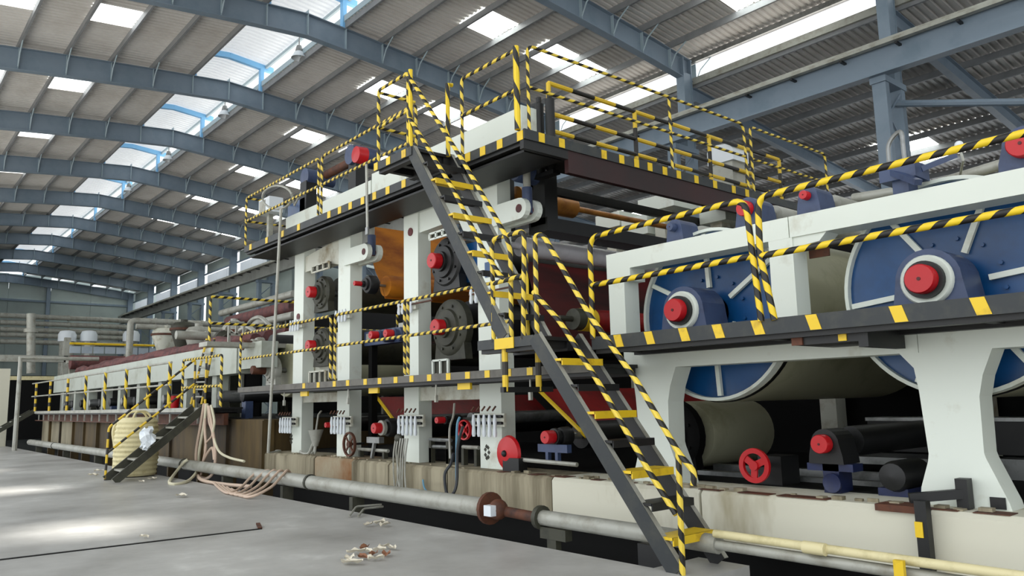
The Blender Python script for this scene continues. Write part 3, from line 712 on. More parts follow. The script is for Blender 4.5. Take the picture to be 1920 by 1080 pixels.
# upper walkway rails
xm = at(600, 350, y=6.2).x
rail('fine-striped rail at the far left end of the upper walkway', 'upper walkway rails',
     [('top_rail', [T(-15.9, 4.85), T(-15.9, 5.88), T(xm-.06, 5.9), T(xm-.06, 4.85)], .1), ('mid_rail', [T(-15.9, 5.38), T(xm-.06, 5.38)], 0),
      ('end_rail', [T(-15.9, 5.88), T(-15.9, 5.88, 7.25), T(-15.9, 4.85, 7.25)], .1), ('end_mid_rail', [T(-15.9, 5.38), T(-15.9, 5.38, 7.25)], 0)], ST_P)
rail('fine-striped rail on the upper walkway just left of the stair head', 'upper walkway rails',
     [('top_rail', [T(xm+.06, 4.85), T(xm+.06, 5.9), T(-9.4, 5.93), T(-9.4, 4.9)], .1), ('mid_rail', [T(xm+.06, 5.38), T(-9.4, 5.38)], 0)], ST_P)
rail('striped rail around the stair-head bay', 'stair bay rail',
     [('top_rail', [T(-9.4, 4.9, 5.56), T(-9.4, 5.98, 5.56), T(-8.62, 5.98, 5.56), T(-8.62, 4.9, 5.56)], .06), ('mid_rail', [T(-9.4, 5.42, 5.56), T(-8.62, 5.44, 5.56)], 0),
      ('return_rail', [T(-9.4, 5.95, 5.58), T(-9.4, 5.95, 6.18)], 0), ('return_mid_rail', [T(-9.4, 5.42, 5.58), T(-9.4, 5.42, 6.18)], 0)], ST_T)
rail('sparse yellow twin post with long stripes at the top of the upper stair', 'stair head posts', [('post', [T(-8.56, 4.85, 5.56), T(-8.56, 6.0, 5.56)], 0), ('back_post', [T(-8.45, 4.85, 6.1), T(-8.45, 5.9, 6.1), T(-8.45, 5.9, 6.18)], 0)], ST_V, r=.032)
xa = at(866, 200, y=6.2).x
rail('striped rail on the upper walkway right of the stair head', 'upper walkway rails',
     [('top_rail', [T(xa, 4.85), T(xa, 5.93), T(-7.08, 5.93), T(-7.08, 4.85)], .08), ('mid_rail', [T(xa, 5.40), T(-7.08, 5.40)], 0)], ST_T)
rail('yellow corner post with long black bands where the cross catwalk starts', None, [('post', [T(-7.06, 4.85, 6.17), T(-7.06, 5.95, 6.17)], 0)], ST_V, r=.04)
XC = -6.99
rail('long striped rail along the cross catwalk, near side', 'cross catwalk rails',
     [('top_rail', [(XC, 6.3, 4.85), (XC, 6.3, 5.98), (XC, 11.1, 5.98), (XC, 11.15, 4.85)], .12), ('mid_rail', [(XC, 6.3, 5.42), (XC, 11.1, 5.42)], 0), ('post', [(XC, 9.15, 4.85), (XC, 9.15, 5.97)], 0)], ST_T, r=.022)
rail('striped rail at the far end of the cross catwalk', 'cross catwalk rails',
     [('top_rail', [(XC, 11.3, 4.85), (XC, 11.3, 5.98), (XC, 13.8, 5.98), (XC, 13.8, 4.85)], .1), ('mid_rail', [(XC, 11.3, 5.42), (XC, 13.8, 5.42)], 0)], ST_T, r=.022)
XB = -7.88
rail('banded yellow-black barrier of three straight rails on the far side of the cross catwalk', 'cross catwalk rails',
     [('top_rail', [(XB, 7.5, 6.08), (XB, 13.8, 6.08)], 0), ('mid_rail', [(XB, 7.5, 5.62), (XB, 13.8, 5.62)], 0), ('low_rail', [(XB, 7.5, 5.36), (XB, 13.8, 5.36)], 0)]
     + [('post', [(XB, y_, 4.85), (XB, y_, 6.08)], 0) for y_ in (7.5, 9.4, 11.4, 13.7)], ST_B, r=.035)

# ---- stairs
def stair(label, x0, z0, x1, z1, ya, yb, n, loc, hand, flip):
    t = thing('steel_stair', label, 'stair', loc)
    for yy, nm in ((ya, 'stringer'), (yb, 'stringer')):
        d = Vector((x1-x0, 0, z1-z0)).normalized()
        a = Vector((x0, yy, z0))+d*.0; b = Vector((x1, yy, z1))
        m = M(); m.bar(a, b, .012, .16); part(t, nm, m, EDGE if yy == ya else BLACK)
        sg = 1
        for k_, (off, mt, nm2) in enumerate(((.075, STEEL if yy == ya else ST_S, 'stringer_flange'), (-.075, STEEL, 'stringer_flange'))):
            up = Vector((-d.z, 0, d.x)); up = up if up.z > 0 else -up
            o_ = up*off
            m = M(); m.bar(a+o_+Vector((0, .03, 0)), b+o_+Vector((0, .03, 0)), .06, .012); part(t, nm2, m, GALV)
    for k in range(1, n):
        f = k/n; xx = x0+(x1-x0)*f; zz = z0+(z1-z0)*f
        m = M(); m.box(xx-.03, xx+.2, ya+.01, yb-.01, zz-.005, zz+.02); m.box(xx+.19, xx+.205, ya+.01, yb-.01, zz-.05, zz+.02)
        part(t, 'tread', m, (YEL if (k+flip) % 2 == 0 else BLACK))
    return t
st1 = stair('lower steel stair from the floor up to the landing, yellow and black treads', -6.18, 2.17, -4.43, 0.0, 5.55, 6.17, 8, (-4.4, 5.6, 0), None, 1)
rail('striped handrail of the lower stair with a hooked lower end', 'stair handrails',
     [('top_rail', [T(-6.12, 2.2, 5.55), T(-6.11, 3.26, 5.55), T(-5.98, 3.24, 5.55), at(1107, 593, y=5.55), at(1193, 713, y=5.55), at(1273, 850, y=5.55), at(1302, 885, y=5.55), at(1300, 910, y=5.55)], .07),
      ('mid_rail', [at(1000, 547, y=5.55), at(1050, 603, y=5.55), at(1123, 718, y=5.55), at(1213, 877, y=5.55), at(1268, 965, y=5.55)], .1),
      ('post', [at(1272, 850, y=5.55), at(1280, 1078, y=5.55)], 0)], ST_T, r=.027)
st2 = stair('upper steel stair from the landing to the high walkway, yellow and black treads', -8.55, 4.86, -6.68, 2.19, 5.55, 6.17, 10, (-6.7, 5.6, 2.2), None, 0)
rail('striped handrail pair of the upper stair', 'stair handrails',
     [('top_rail', [at(764, 140, y=5.55), at(783, 168, y=5.55), at(867, 300, y=5.55), at(930, 409, y=5.55), at(949, 443, y=5.55), at(957, 470, y=5.6), at(959, 640, y=5.62)], .06),
      ('mid_rail', [at(766, 218, y=5.55), at(803, 278, y=5.55), at(850, 355, y=5.55), at(905, 466, y=5.55), at(940, 520, y=5.55), at(958, 528, y=5.6)], .06)], ST_T, r=.027)
rail('striped rail with curved corners around the stair landing', 'landing rails',
     [('top_rail', [at(926, 642, y=5.57), at(922, 449, y=5.57), at(983, 432, y=5.57), at(981, 636, y=5.57)], .09), ('mid_rail', [at(923, 532, y=5.57), at(982, 516, y=5.57)], 0)], ST_T, r=.027)
rail('bright yellow post standing at the back of the stair landing', None, [('post', [(-6.95, 6.15, 2.19), (-6.95, 6.15, 3.25)], 0)], ST_V, r=.03)
# ================================================================== PRESS SECTION
def post(par, x0, x1, z0, z1, y0=7.0, y1=7.25, mt=WHITE, nm='post'):
    m = M(); m.box(x0, x1, y0, y1, z0, z1); return part(par, nm, m, mt)
P = [(-15.22, -14.78), (-13.30, -12.84), (-11.0, -10.57), (-8.99, -8.5)]
fa = thing('press_portal', 'white press frame at the left, two tall posts with a grimy cross beam', 'frame', (-14, 7.0, .56))
post(fa, *P[0], .56, 4.72); post(fa, *P[1], .56, 4.98)
zt, zb_ = at(600, 470, y=7.03).z, at(600, 500, y=7.03).z
m = M(); m.prism([(-14.78, zt-.03), (-14.78, zb_-.02), (-13.6, zb_-.02), (-13.3, zb_-.08), (-13.3, zt+.12)], 'y', 7.03, 7.22); part(fa, 'cross_beam', m, WHITE_DIRTY)
zt, zb_ = at(600, 737, y=7.03).z, at(600, 754, y=7.03).z
m = M(); m.box(-14.78, -13.3, 7.03, 7.22, zb_, zt); part(fa, 'lower_cross_beam', m, WHITE_DIRTY)
m = M(); m.box(-14.78, -13.3, 7.28, 7.3, 2.0, 2.9); part(fa, 'side_plate', m, WHITE_DIRTY)
fbm = thing('press_portal', 'white press frame behind the stairs, two tall posts under the stair head', 'frame', (-9.7, 7.0, .56))
post(fbm, *P[2], .56, 4.86); post(fbm, *P[3], .56, 4.95)
zt, zb_ = at(830, 372, y=7.03).z, at(830, 425, y=7.03).z
m = M(); m.prism([(-10.57, zt), (-10.57, zb_+.02), (-9.5, zb_+.05), (-9.35, zb_-.2), (-8.99, zb_-.2), (-8.99, zt)], 'y', 7.03, 7.22); part(fbm, 'cross_beam', m, WHITE)
zt, zb_ = at(850, 724, y=7.03).z, at(850, 750, y=7.03).z
m = M(); m.box(-10.57, -8.99, 7.03, 7.22, zb_, zt); part(fbm, 'lower_cross_beam', m, WHITE_DIRTY)
for fx, par in ((P[0], fa), (P[2], fbm)):
    c = (fx[0]+fx[1])/2
    m = M(); m.lathe([(.07, 6.985), (.07, 7.0)], (c, 0, 3.3 if par is fa else 4.32), 'y', 14); part(par, 'port_hole', m, REDDARK)
m = M(); m.box(-8.8, -8.6, 6.985, 7.0, 3.28, 3.5); part(fbm, 'blue_plate', m, BLUE)
# top beams
tb = thing('press_top_beam', 'white box beam on top of the press, left half, behind the upper rail', 'beam', (-13, 7.0, 5.0))
m = M(); m.box(-15.7, -12.1, 7.0, 7.35, 4.99, 5.52); part(tb, 'beam_body', m, WHITE)
m = M(); m.box(-12.05, -10.9, 6.99, 7.35, 4.99, 5.62); part(tb, 'end_block', m, WHITE)
for xx in (-15.0, -13.9, -12.6):
    m = M(); m.lathe([(.07, 6.95), (.09, 6.96), (.09, 7.0)], (xx, 0, 5.12), 'y', 12); part(tb, 'beam_boss', m, GALV)
tb2 = thing('press_top_beam', 'white box beam on top of the press, right of the stair head', 'beam', (-9, 7.0, 5.0))
m = M(); m.box(-10.4, -7.95, 7.0, 7.3, 4.99, 5.62); part(tb2, 'beam_body', m, WHITE)
m = M(); m.box(-7.94, -7.92, 6.99, 7.31, 4.96, 5.64); part(tb2, 'end_plate', m, WHITE)
# lugs and pull rods
def lug(label, u, v, rod_u, rod_v):
    c = at(u, v, y=6.97); t = thing('tension_lug', label, 'bracket', c)
    for dy in (0, .22):
        pts = [(c.x-.75, c.z-.15), (c.x, c.z-.15)]+[(c.x+.15*math.sin(a), c.z-.15*math.cos(a)) for a in [PI*i/8 for i in range(1, 8)]]+[(c.x, c.z+.15), (c.x-.75, c.z+.15)]
        m = M(); m.prism(pts, 'y', c.y+dy-.02, c.y+dy+.07); part(t, 'lug_plate', m, WHITE)
    m = M(); m.lathe([(.06, -.03), (.06, .25)], c, 'y', 14); part(t, 'lug_pin', m, REDDARK)
    e = at(rod_u, rod_v, y=7.12); e.z = min(e.z, 4.93)
    m = M(); m.tube([(c.x, c.y+.14, c.z-.05), (c.x, c.y+.14, c.z+.32)], .075, 12); part(t, 'rod_clevis', m, BLUEGREY)
    m = M(); m.tube([(c.x, c.y+.14, c.z+.3), (c.x, c.y+.14, e.z)], .055, 12); part(t, 'pull_rod', m, GALV)
lug('white lug with a blue clevis and grey pull rod on the second press post', 684, 472, 690, 352)
lug('white lug with a blue clevis hanging below the cross catwalk corner', 975, 391, 980, 325)
# rolls with red caps
G = 'press rolls with red caps'
def pr_(label, u, v, rc, rh, rs, house, shell=OLIVE, y=6.85, ring=None, y1=11.2, name='press_roll', hs='round', dx=.0):
    c = at(u, v, y=y); return roll(label, c.x, c.z, y, rc, rh, rs, .14, y1, shell, house, RED, ring, hs, G, name)
pr_('upper left press roll with a dirty brown bearing ring between the first two posts', 577, 547, .115, .34, .34, OLIVE)
pr_('lower left press roll just under the striped rail between the first two posts', 576, 648, .11, .36, .36, OLIVE)
pr_('upper press roll beside the third post with a black and blue bearing', 808, 488, .125, .40, .40, BLACK, BLACK)
pr_('lower press roll behind the striped rail right of the third post, large dark bearing', 814, 613, .125, .45, .45, OLIVE, BLACK)
pr_('small dark roll with an orange felt around it right of the second post', 664, 531, .045, .17, .2, BLACK, ORANGE)
c = at(870, 492, y=7.2)
t = solo('blue_gear_case', 'blue gear case behind the front stringer of the upper stair', 'gear case', M().box(c.x-.2, c.x+.25, 7.32, 7.6, c.z-.3, c.z+.32), BLUE, c)
pr_('left of two small red-capped rolls on the blue-grey stand between second and third post', 694, 628, .07, .12, .12, BLUEGREY, STEEL)
pr_('right of two small red-capped rolls on the blue-grey stand between second and third post', 722, 625, .07, .12, .12, BLUEGREY, STEEL)
a = at(655, 640, y=7.1); b = at(757, 632, y=7.1)
t = thing('roll_stand', 'blue-grey stand carrying the twin small red-capped rolls', 'stand', ((a.x+b.x)/2, 7.1, 1.9))
m = M(); m.box(a.x+.2, b.x-.02, 7.3, 7.5, a.z-.1, a.z+.16); part(t, 'stand_beam', m, BLUEGREY)
for xx in (a.x+.35, b.x-.3):
    m = M(); m.box(xx-.06, xx+.06, 7.34, 7.46, .57, a.z-.1); part(t, 'stand_leg', m, SHADEBLK)
m = M(); m.box(a.x+.3, a.x+.75, 7.28, 7.6, a.z-.02, a.z+.12); m.box(b.x-.45, b.x, 7.28, 7.6, a.z+.1, a.z+.22); part(t, 'stand_cap', m, GALV)
pr_('small red-capped roll low in the left portal of the press', 610, 797, .05, .1, .14, BLACK, BLACK)
pr_('low dark red-capped roll with a whitish ring between second and third post', 700, 803, .09, .16, .2, BLACK, BLACK, ring=GALV)
pr_('tiny red-capped roll low beside the third post', 818, 788, .05, .08, .1, BLACK, STEEL)
t = pr_('red-capped roll with a grey-blue tee bracket right of the fourth post', 1021, 820, .085, .12, .18, BLACK, BLACK)
c = at(1035, 848, y=7.0)
t = thing('tee_bracket', 'grey-blue tee bracket under the red-capped roll right of the fourth post', 'bracket', (c.x, 7.0, .56))
m = M(); m.box(c.x-.25, c.x+.3, 6.98, 7.06, c.z, c.z+.1); part(t, 'bracket_head', m, BLUEGREY)
for dx in (-.08, .1):
    m = M(); m.box(c.x+dx-.025, c.x+dx+.025, 6.98, 7.04, .7, c.z); part(t, 'bracket_leg', m, BLUEGREY)
m = M(); m.tube([(c.x-.75, 6.95, .72), (c.x+.5, 6.95, .70)], .028, 8); part(t, 'tie_rod', m, GALV)
m = M(); m.ball((c.x-.78, 6.95, .73), .06, 10, 6); part(t, 'rod_knob', m, GALV)
# hand wheels
def wheel(label, u, v, r, y, mt, group='press handwheels'):
    c = at(u, v, y=y); t = thing('hand_wheel', label, 'wheel', c, group)
    m = M(); m.lathe([(r*.84, -.02), (r*.97, -.025), (r, 0), (r*.97, .025), (r*.84, .02), (r*.84, -.02)], c, 'y', 24); part(t, 'wheel_rim', m, mt)
    for k in range(4):
        a = PI/4+PI/2*k; m = M(); m.bar((c.x+.02*math.cos(a), c.y, c.z+.02*math.sin(a)), (c.x+r*.88*math.cos(a), c.y, c.z+r*.88*math.sin(a)), .03, .02, (0, 1, 0)); part(t, 'wheel_spoke', m, mt)
    m = M(); m.lathe([(r*.25, -.03), (r*.25, .03)], c, 'y', 12); part(t, 'wheel_hub', m, mt)
    m = M(); m.tube([(c.x, c.y, c.z), (c.x, c.y+.3, c.z)], .02, 6); part(t, 'spindle', m, BLACK)
wheel('rusty brown handwheel at the foot of the second press post', 655, 833, .22, 6.9, RUST)
wheel('bright red handwheel in the portal between third and fourth post', 871, 806, .15, 6.95, RED)
t = thing('hose_reel', 'big worn red disc wheel at the foot of the fourth post', 'wheel', at(952, 850, y=6.9))
c = at(952, 850, y=6.9); m = M(); m.lathe([(.03, -.06), (.1, -.05), (.22, -.01), (.24, .03), (.2, .06)], c, 'y', 24); part(t, 'disc', m, RED)
m = M(); m.ball((c.x, c.y-.06, c.z), .045, 10, 6); part(t, 'hub', m, BLACK)
m = M(); m.box(c.x-.05, c.x+.28, c.y-.05, c.y+.1, .562, .74); part(t, 'foot', m, BLACK)
# felts
def felt(label, path, y0, y1, mt, edge=None, name='press_felt', n=5, loc=None):
    pts = smooth_path([(p.x, 0, p.z) for p in path], n) if n > 1 else [Vector((p.x, 0, p.z)) for p in path]
    m = M(); b = 0
    for p in pts: m.v += [(p.x, y0, p.z), (p.x, y1, p.z), (p.x-.012, y0, p.z+.004), (p.x-.012, y1, p.z+.004)]
    for i in range(len(pts)-1):
        for (q, w) in ((0, 1), (3, 2), (2, 0), (1, 3)): m.face((4*i+q, 4*i+w, 4*i+4+w, 4*i+4+q), None, True)
    t = thing(name, label, 'felt', (pts[0].x, y0, pts[0].z))
    part(t, 'felt_sheet', m, mt)
    if edge:
        m = M(); m.tube([(p.x, y0-.01, p.z) for p in pts], .03, 6); part(t, 'felt_edge', m, edge)
    return t
felt('orange press felt sheet dropping between the second and third post', [at(693, 424, y=7.5), at(697, 470, y=7.5), at(703, 505, y=7.5), at(716, 535, y=7.5), at(722, 560, y=7.5)], 7.5, 11.3, ORANGE)
felt('orange felt strip passing low under the upper roll by the third post', [at(770, 553, y=7.6), at(855, 545, y=7.6)], 7.6, 11.3, ORANGE, n=1)
felt('dark red felt with a yellow edge sloping down low between second and third post', [at(708, 745, y=7.5), at(752, 805, y=7.5)], 7.5, 11.3, FELTRED, YEL, n=1)
felt('dark red felt with a yellow edge sloping down behind the lower stair', [at(1010, 730, y=7.5), at(1100, 818, y=7.5)], 7.5, 11.3, FELTRED, YEL, n=1)
REDF = mat('wet_red_felt', '5a1010', .6, 0, '160606', .8, .7, 0, (1, .3, 2.5))
felt('tall dark red felt behind the landing rails, between press and dryers', [at(985, 490, y=7.7), at(1002, 560, y=7.7), at(1010, 650, y=7.7)], 7.7, 11.3, REDF)
c = at(975, 462, y=7.5)
t = thing('guide_roll', 'pale grey roll running inward above the dark red felt, behind the landing rails', 'roll', (c.x, 7.5, c.z))
m = M(); m.lathe([(.05, 7.3), (.05, 7.5), (.15, 7.5), (.15, 11.3), (.05, 11.3)], (c.x, 0, c.z), 'y', 28); part(t, 'roll_shell', m, PALEROLL)
c = at(1072, 598, y=7.7)
t = thing('guide_roll', 'orange and yellow roll end low behind the landing rails', 'roll', (c.x, 7.7, c.z))
m = M(); m.lathe([(.04, 7.45), (.04, 7.7), (.15, 7.72), (.16, 7.86)], (c.x, 0, c.z), 'y', 24); part(t, 'roll_end', m, OLIVE)
m = M(); m.lathe([(.163, 7.86), (.163, 8.1)], (c.x, 0, c.z), 'y', 24); part(t, 'yellow_band', m, YEL)
m = M(); m.lathe([(.16, 8.1), (.16, 11.3)], (c.x, 0, c.z), 'y', 24); part(t, 'roll_shell', m, FELTRED)
c = at(980, 372, y=7.9)
t = solo('felt_roll', 'brownish copper roll high below the cross catwalk', 'roll', M().lathe([(.05, 7.5), (.05, 7.74), (.17, 7.75), (.17, 9.0), (.05, 9.01), (.05, 11.5)], (c.x, 0, c.z), 'y', 24), BRASS, (c.x, 7.75, c.z))
m = M(); m.box(c.x-.06, c.x+.06, 7.55, 7.68, c.z-.55, c.z+.3); part(t, 'roll_hanger', m, BLACK)
# black upright, beams and blue motor under the cross catwalk
c = at(1017, 372, y=7.6)
t = thing('black_upright', 'black steel upright below the cross catwalk beside the blue motor', 'post', (c.x, 7.6, 3.9))
m = M(); m.box(c.x-.16, c.x+.16, 7.5, 7.75, at(1017, 425, y=7.6).z, at(1017, 318, y=7.6).z); part(t, 'upright', m, BLACK)
m = M(); m.box(c.x-.2, c.x+.2, 7.5, 11.4, at(1010, 440, y=7.6).z, at(1010, 415, y=7.6).z); part(t, 'lower_beam', m, BLACK)
p0 = at(1000, 348, y=7.55)
m = M(); m.box(p0.x-.05, p0.x+.05, 7.5, 13.0, p0.z-.08, p0.z+.04); part(t, 'upper_beam', m, BLACK)
c = at(983, 322, y=7.2)
t = thing('blue_motor', 'blue motor tucked under the corner of the cross catwalk', 'motor', c)
m = M(); m.lathe([(.05, -.22), (.15, -.18), (.17, -.1), (.17, .2)], c, 'y', 18); part(t, 'motor_body', m, BLUEGREY)
m = M(); m.lathe([(.06, -.26), (.1, -.25), (.1, -.2)], c, 'y', 14); part(t, 'motor_flange', m, GALV)
# bracket gratings
def grate(label, u0, v0, u1, v1, mt, y=6.92, n=4):
    a = at(u0, v0, y=y); b = at(u1, v1, y=y); t = thing('step_grating', label, 'grating', (a.x, y, min(a.z, b.z)), 'small step gratings on the press')
    z0, z1 = min(a.z, b.z), max(a.z, b.z)
    if z0 < 2.1: z0 = 1.885
    for z in (z0, z1):
        m = M(); m.bar((a.x, y, z), (b.x, y, z), .03, .03); part(t, 'rail', m, mt)
    for k in range(n):
        xx = a.x+(b.x-a.x)*k/(n-1); m = M(); m.bar((xx, y, z0), (xx, y, z1), .035, .03, (0, 1, 0)); part(t, 'bar', m, mt)
    m = M(); m.box(min(a.x, b.x), max(a.x, b.x), y+.03, y+.05, z0, z1); part(t, 'back_plate', m, OLIVE)
grate('dirty yellowish step grating high in the left press portal', 585, 512, 617, 490, WHITE_DIRTY)
grate('white step grating high beside the third post under the cross beam', 806, 450, 842, 428, WHITE)
grate('dirty step grating standing on the walkway in the left press portal', 580, 715, 610, 695, WHITE_DIRTY)
grate('white step grating standing on the walkway right of the third post', 812, 696, 840, 674, WHITE, n=3)
# valve manifolds
for k, (u, v, w) in enumerate(((541, 797, 'first'), (640, 797, 'second'), (770, 797, 'third'), (915, 797, 'fourth'))):
    c = at(u, v, y=6.93)
    t = thing('valve_manifold', 'row of small white valves on black pipes strapped to the %s press post' % w, 'valves', c, 'valve manifolds on the press posts')
    for dz in (.03, .12):
        m = M(); m.tube([(c.x-.3, c.y-.03, c.z+dz), (c.x+.35, c.y-.03, c.z+dz)], .02, 6); part(t, 'manifold_pipe', m, BLACK)
    for i in range(5):
        xx = c.x-.24+.12*i; m = M(); m.lathe([(.02, -.16), (.03, -.12), (.022, -.02), (.03, .05), (.015, .15)], (xx, c.y-.07, c.z), 'z', 8); o = part(t, 'valve', m, TANKW)
        m = M(); m.bar((xx-.01, c.y-.1, c.z+.2), (xx+.06, c.y-.1, c.z+.26), .018, .018); part(o, 'valve_lever', m, RUST)
    m = M(); m.box(c.x-.32, c.x+.36, c.y-.0, c.y+.04, c.z-.02, c.z+.16); part(t, 'back_strap', m, WHITE_DIRTY)
for k, (u, v, w) in enumerate(((556, 610, 'first'), (643, 592, 'second'), (764, 575, 'third'), (903, 552, 'fourth'))):
    c = at(u, v, y=6.93)
    t = thing('valve_manifold', 'small white valve block at upper rail height on the %s press post' % w, 'valves', c, 'valve blocks at rail height')
    m = M(); m.box(c.x-.26, c.x+.24, c.y, c.y+.06, c.z-.06, c.z+.06); part(t, 'block', m, WHITE_DIRTY)
    for i in range(4):
        xx = c.x-.2+.12*i; m = M(); m.lathe([(.02, -.12), (.03, -.08), (.02, 0), (.028, .04), (.012, .11)], (xx, c.y-.04, c.z), 'z', 8); part(t, 'valve', m, TANKW)
    m = M(); m.tube([(c.x-.26, c.y-.03, c.z+.02), (c.x+.75, c.y-.03, c.z+.02)], .014, 6); part(t, 'manifold_pipe', m, RUST)
# faded emblem stamps on two posts
for (u, v, par) in ((546, 823, fa), (913, 848, fbm)):
    c = at(u, v, y=6.995)
    m = M()
    for k in range(7):
        a = 2*PI*k/7; r_ = .07; m.prism([(c.x+.6*r_*math.cos(a)+.03*math.cos(q), c.z+1.2*r_*math.sin(a)+.03*math.sin(q)) for q in (0, 1.6, 3.2, 4.8)], 'y', 6.993, 6.999)
    part(par, 'faded_stamp', m, OLIVE, kind='stuff')
# machinery on the top deck
def on(u, v, y): return at(u, v, y=y)
t = thing('lifting_motor', 'grey-blue coupling and motor on top of the press, behind the left upper rail', 'motor', on(585, 345, 7.3))
c = on(585, 335, 7.3); m = M(); m.lathe([(.05, -.2), (.2, -.18), (.2, .1), (.12, .14), (.12, .5)], c, 'y', 18); part(t, 'motor_body', m, BLUEGREY)
m = M(); m.box(c.x-.15, c.x+.15, 7.1, 7.34, 5.52, c.z-.1); part(t, 'motor_foot', m, BLACK)
t = thing('lifting_motor', 'red-ended motor high on the press beside the stair-head rail', 'motor', on(680, 300, 7.4))
c = on(684, 293, 7.3); m = M(); m.lathe([(.05, -.22), (.16, -.2), (.17, 0)], c, 'y', 18); part(t, 'motor_end', m, RED)
c = on(672, 293, 7.5); m = M(); m.lathe([(.2, -.2), (.22, 0), (.2, .4)], c, 'y', 18); part(t, 'motor_body', m, BLUEGREY)
m = M(); m.box(c.x-.15, c.x+.15, 7.36, 7.6, 5.2, c.z-.1); part(t, 'motor_foot', m, BLACK)
a, b = on(612, 328, 7.5), on(662, 302, 7.5)
t = solo('screw_shaft', 'rust brown shaft lying between the two motors on top of the press', 'shaft', M().tube([a, b], .09, 12), RUST, a)
a, b = on(552, 385, 7.25), on(584, 360, 7.25)
t = solo('gear_box', 'dark blue gear box on the white top beam at the left', 'gear box', M().box(min(a.x, b.x), max(a.x, b.x), 7.1, 7.34, 5.525, 5.85), BLUE, a)
c = on(478, 397, 6.5); c.x = max(c.x, -15.6)
t = thing('junction_box', 'white junction box at the left end of the upper walkway', 'box', c)
m = M(); m.box(c.x-.25, c.x+.3, 6.45, 6.75, c.z-.16, c.z+.16); part(t, 'box_body', m, TANKW)
m = M(); m.box(c.x-.2, c.x+.1, 6.44, 6.45, c.z-.12, c.z+.12); part(t, 'box_cover', m, GALV)
m = M(); m.box(c.x-.05, c.x+.05, 6.55, 6.65, 4.79, c.z-.16); part(t, 'box_leg', m, GALV)
c = at(1017, 218, y=7.35)
t = thing('hydraulic_cylinder', 'pair of black upright cylinders beside the white top beam at the catwalk corner', 'cylinder', (c.x, 7.35, 4.8))
for dx in (-.07, .16):
    m = M(); m.lathe([(.07, 4.66), (.07, c.z+.2), (.04, c.z+.22), (.04, c.z+.3)], (c.x+dx, 7.35, 0), 'z', 12); part(t, 'cylinder_body', m, BLACK)
m = M(); m.box(c.x-.16, c.x+.26, 7.28, 7.42, 4.62, 4.68); part(t, 'base_plate', m, BLACK)
c = at(1356, 297, y=12.2)
t = thing('white_cowl', 'rounded white cowl standing behind the banded barrier of the catwalk', 'cowl', (c.x, 12.2, 3.4))
m = M(); m.prism([(c.x-.28, c.z-.1), (c.x+.28, c.z-.1), (c.x+.28, c.z+.1), (c.x+.2, c.z+.22), (c.x-.14, c.z+.26), (c.x-.28, c.z+.16)], 'y', 12.1, 12.6); part(t, 'cowl_head', m, TANKW)
m = M(); m.box(c.x-.22, c.x+.22, 12.15, 12.55, 3.0, c.z-.1); part(t, 'cowl_duct', m, GALV)
# tall thin pipe with the cable loop
t = thing('thin_pipe', 'tall thin grey pipe standing in front of the left press post', 'pipe', at(503, 848, y=6.12))
q = at(503, 849, y=6.12)
m = M(); m.tube([(q.x-1.2, 6.8, .585), (q.x-.9, 6.75, .6), (q.x, 6.12, q.z), at(527, 392, y=6.12)], .028, 8); part(t, 'pipe_run', m, GALV)
lp = [at(520+28*math.cos(q), 370+22*math.sin(q), y=6.3+.1*math.sin(q)) for q in [PI*2*i/20 for i in range(21)]]
t = solo('cable_loop', 'pale cable looped over the left upper rail', 'cable', M().tube(lp+[at(552, 385, y=6.3), at(565, 360, y=6.35)], .022, 6), GALV, lp[0])

# hanger strap, tie rods and small pipes
a, b = at(687, 308, y=6.17), at(689, 440, y=6.17)
t = thing('hanger_strap', 'pale grey hanger strap in front of the upper walkway edge above the second post', 'strap', b)
m = M(); m.bar(a, b, .05, .02, (0, 1, 0)); part(t, 'strap', m, GALV)
m = M(); m.bar((b.x, 6.165, b.z), (b.x, 6.165, b.z+.12), .075, .03, (0, 1, 0)); part(t, 'strap_foot', m, STEEL)
TR = 'low tie rods between the press posts'
for lab, u0, v0, u1, v1, mt in (('pale tie rod low beside the rusty handwheel', 672, 842, 728, 848, GALV), ('grey tie bar low in the right press portal', 806, 824, 846, 827, STEEL), ('second grey tie bar lower in the right press portal', 806, 837, 846, 840, STEEL), ('thin rod low behind the bright red handwheel', 868, 838, 898, 841, GALV)):
    a, b = at(u0, v0, y=7.1), at(u1, v1, y=7.1); b.z = a.z
    t = thing('tie_rod', lab, 'rod', a, TR); m = M(); m.tube([a, b], .03, 8); part(t, 'rod', m, mt)
    for q in (a.lerp(b, .1), a.lerp(b, .9)):
        m = M(); m.box(q.x-.03, q.x+.03, 7.06, 7.14, .57, q.z-.02); part(t, 'rod_foot', m, OLIVE)
c = at(703, 826, y=7.05)
t = thing('bearing_plate', 'small grey bearing plate under the ringed roll between second and third post', 'bracket', (c.x, 7.05, .57))
m = M(); m.box(c.x-.2, c.x+.22, 7.0, 7.1, c.z-.04, c.z+.06); part(t, 'plate', m, STEEL); m = M(); m.bar((c.x, 7.05, c.z), (c.x-.1, 7.05, .57), .05, .05, (0, 1, 0)); part(t, 'plate_leg', m, STEEL)
c = at(592, 812, y=6.98)
t = thing('drain_funnel', 'grey drain funnel with bent tubes in the left press portal', 'funnel', (c.x, 6.98, .57))
m = M(); m.lathe([(.05, -.25), (.13, 0), (.15, .06), (.13, .06)], c, 'z', 14); part(t, 'funnel_cup', m, GALV)
for dx, ex in ((-.25, -.5), (0, 0)):
    m = M(); m.tube(smooth_path([(c.x+dx*.4, 6.98, c.z-.2), (c.x+dx, 6.95, c.z-.4), (c.x+ex, 6.9, .6)], 5), .03, 7); part(t, 'drain_tube', m, GALV)
m = M(); m.tube([(c.x, 6.98, c.z), (c.x+.1, 6.98, c.z+.35), (c.x+.22, 6.98, c.z+.42)], .018, 6); part(t, 'feed_tube', m, GALV)
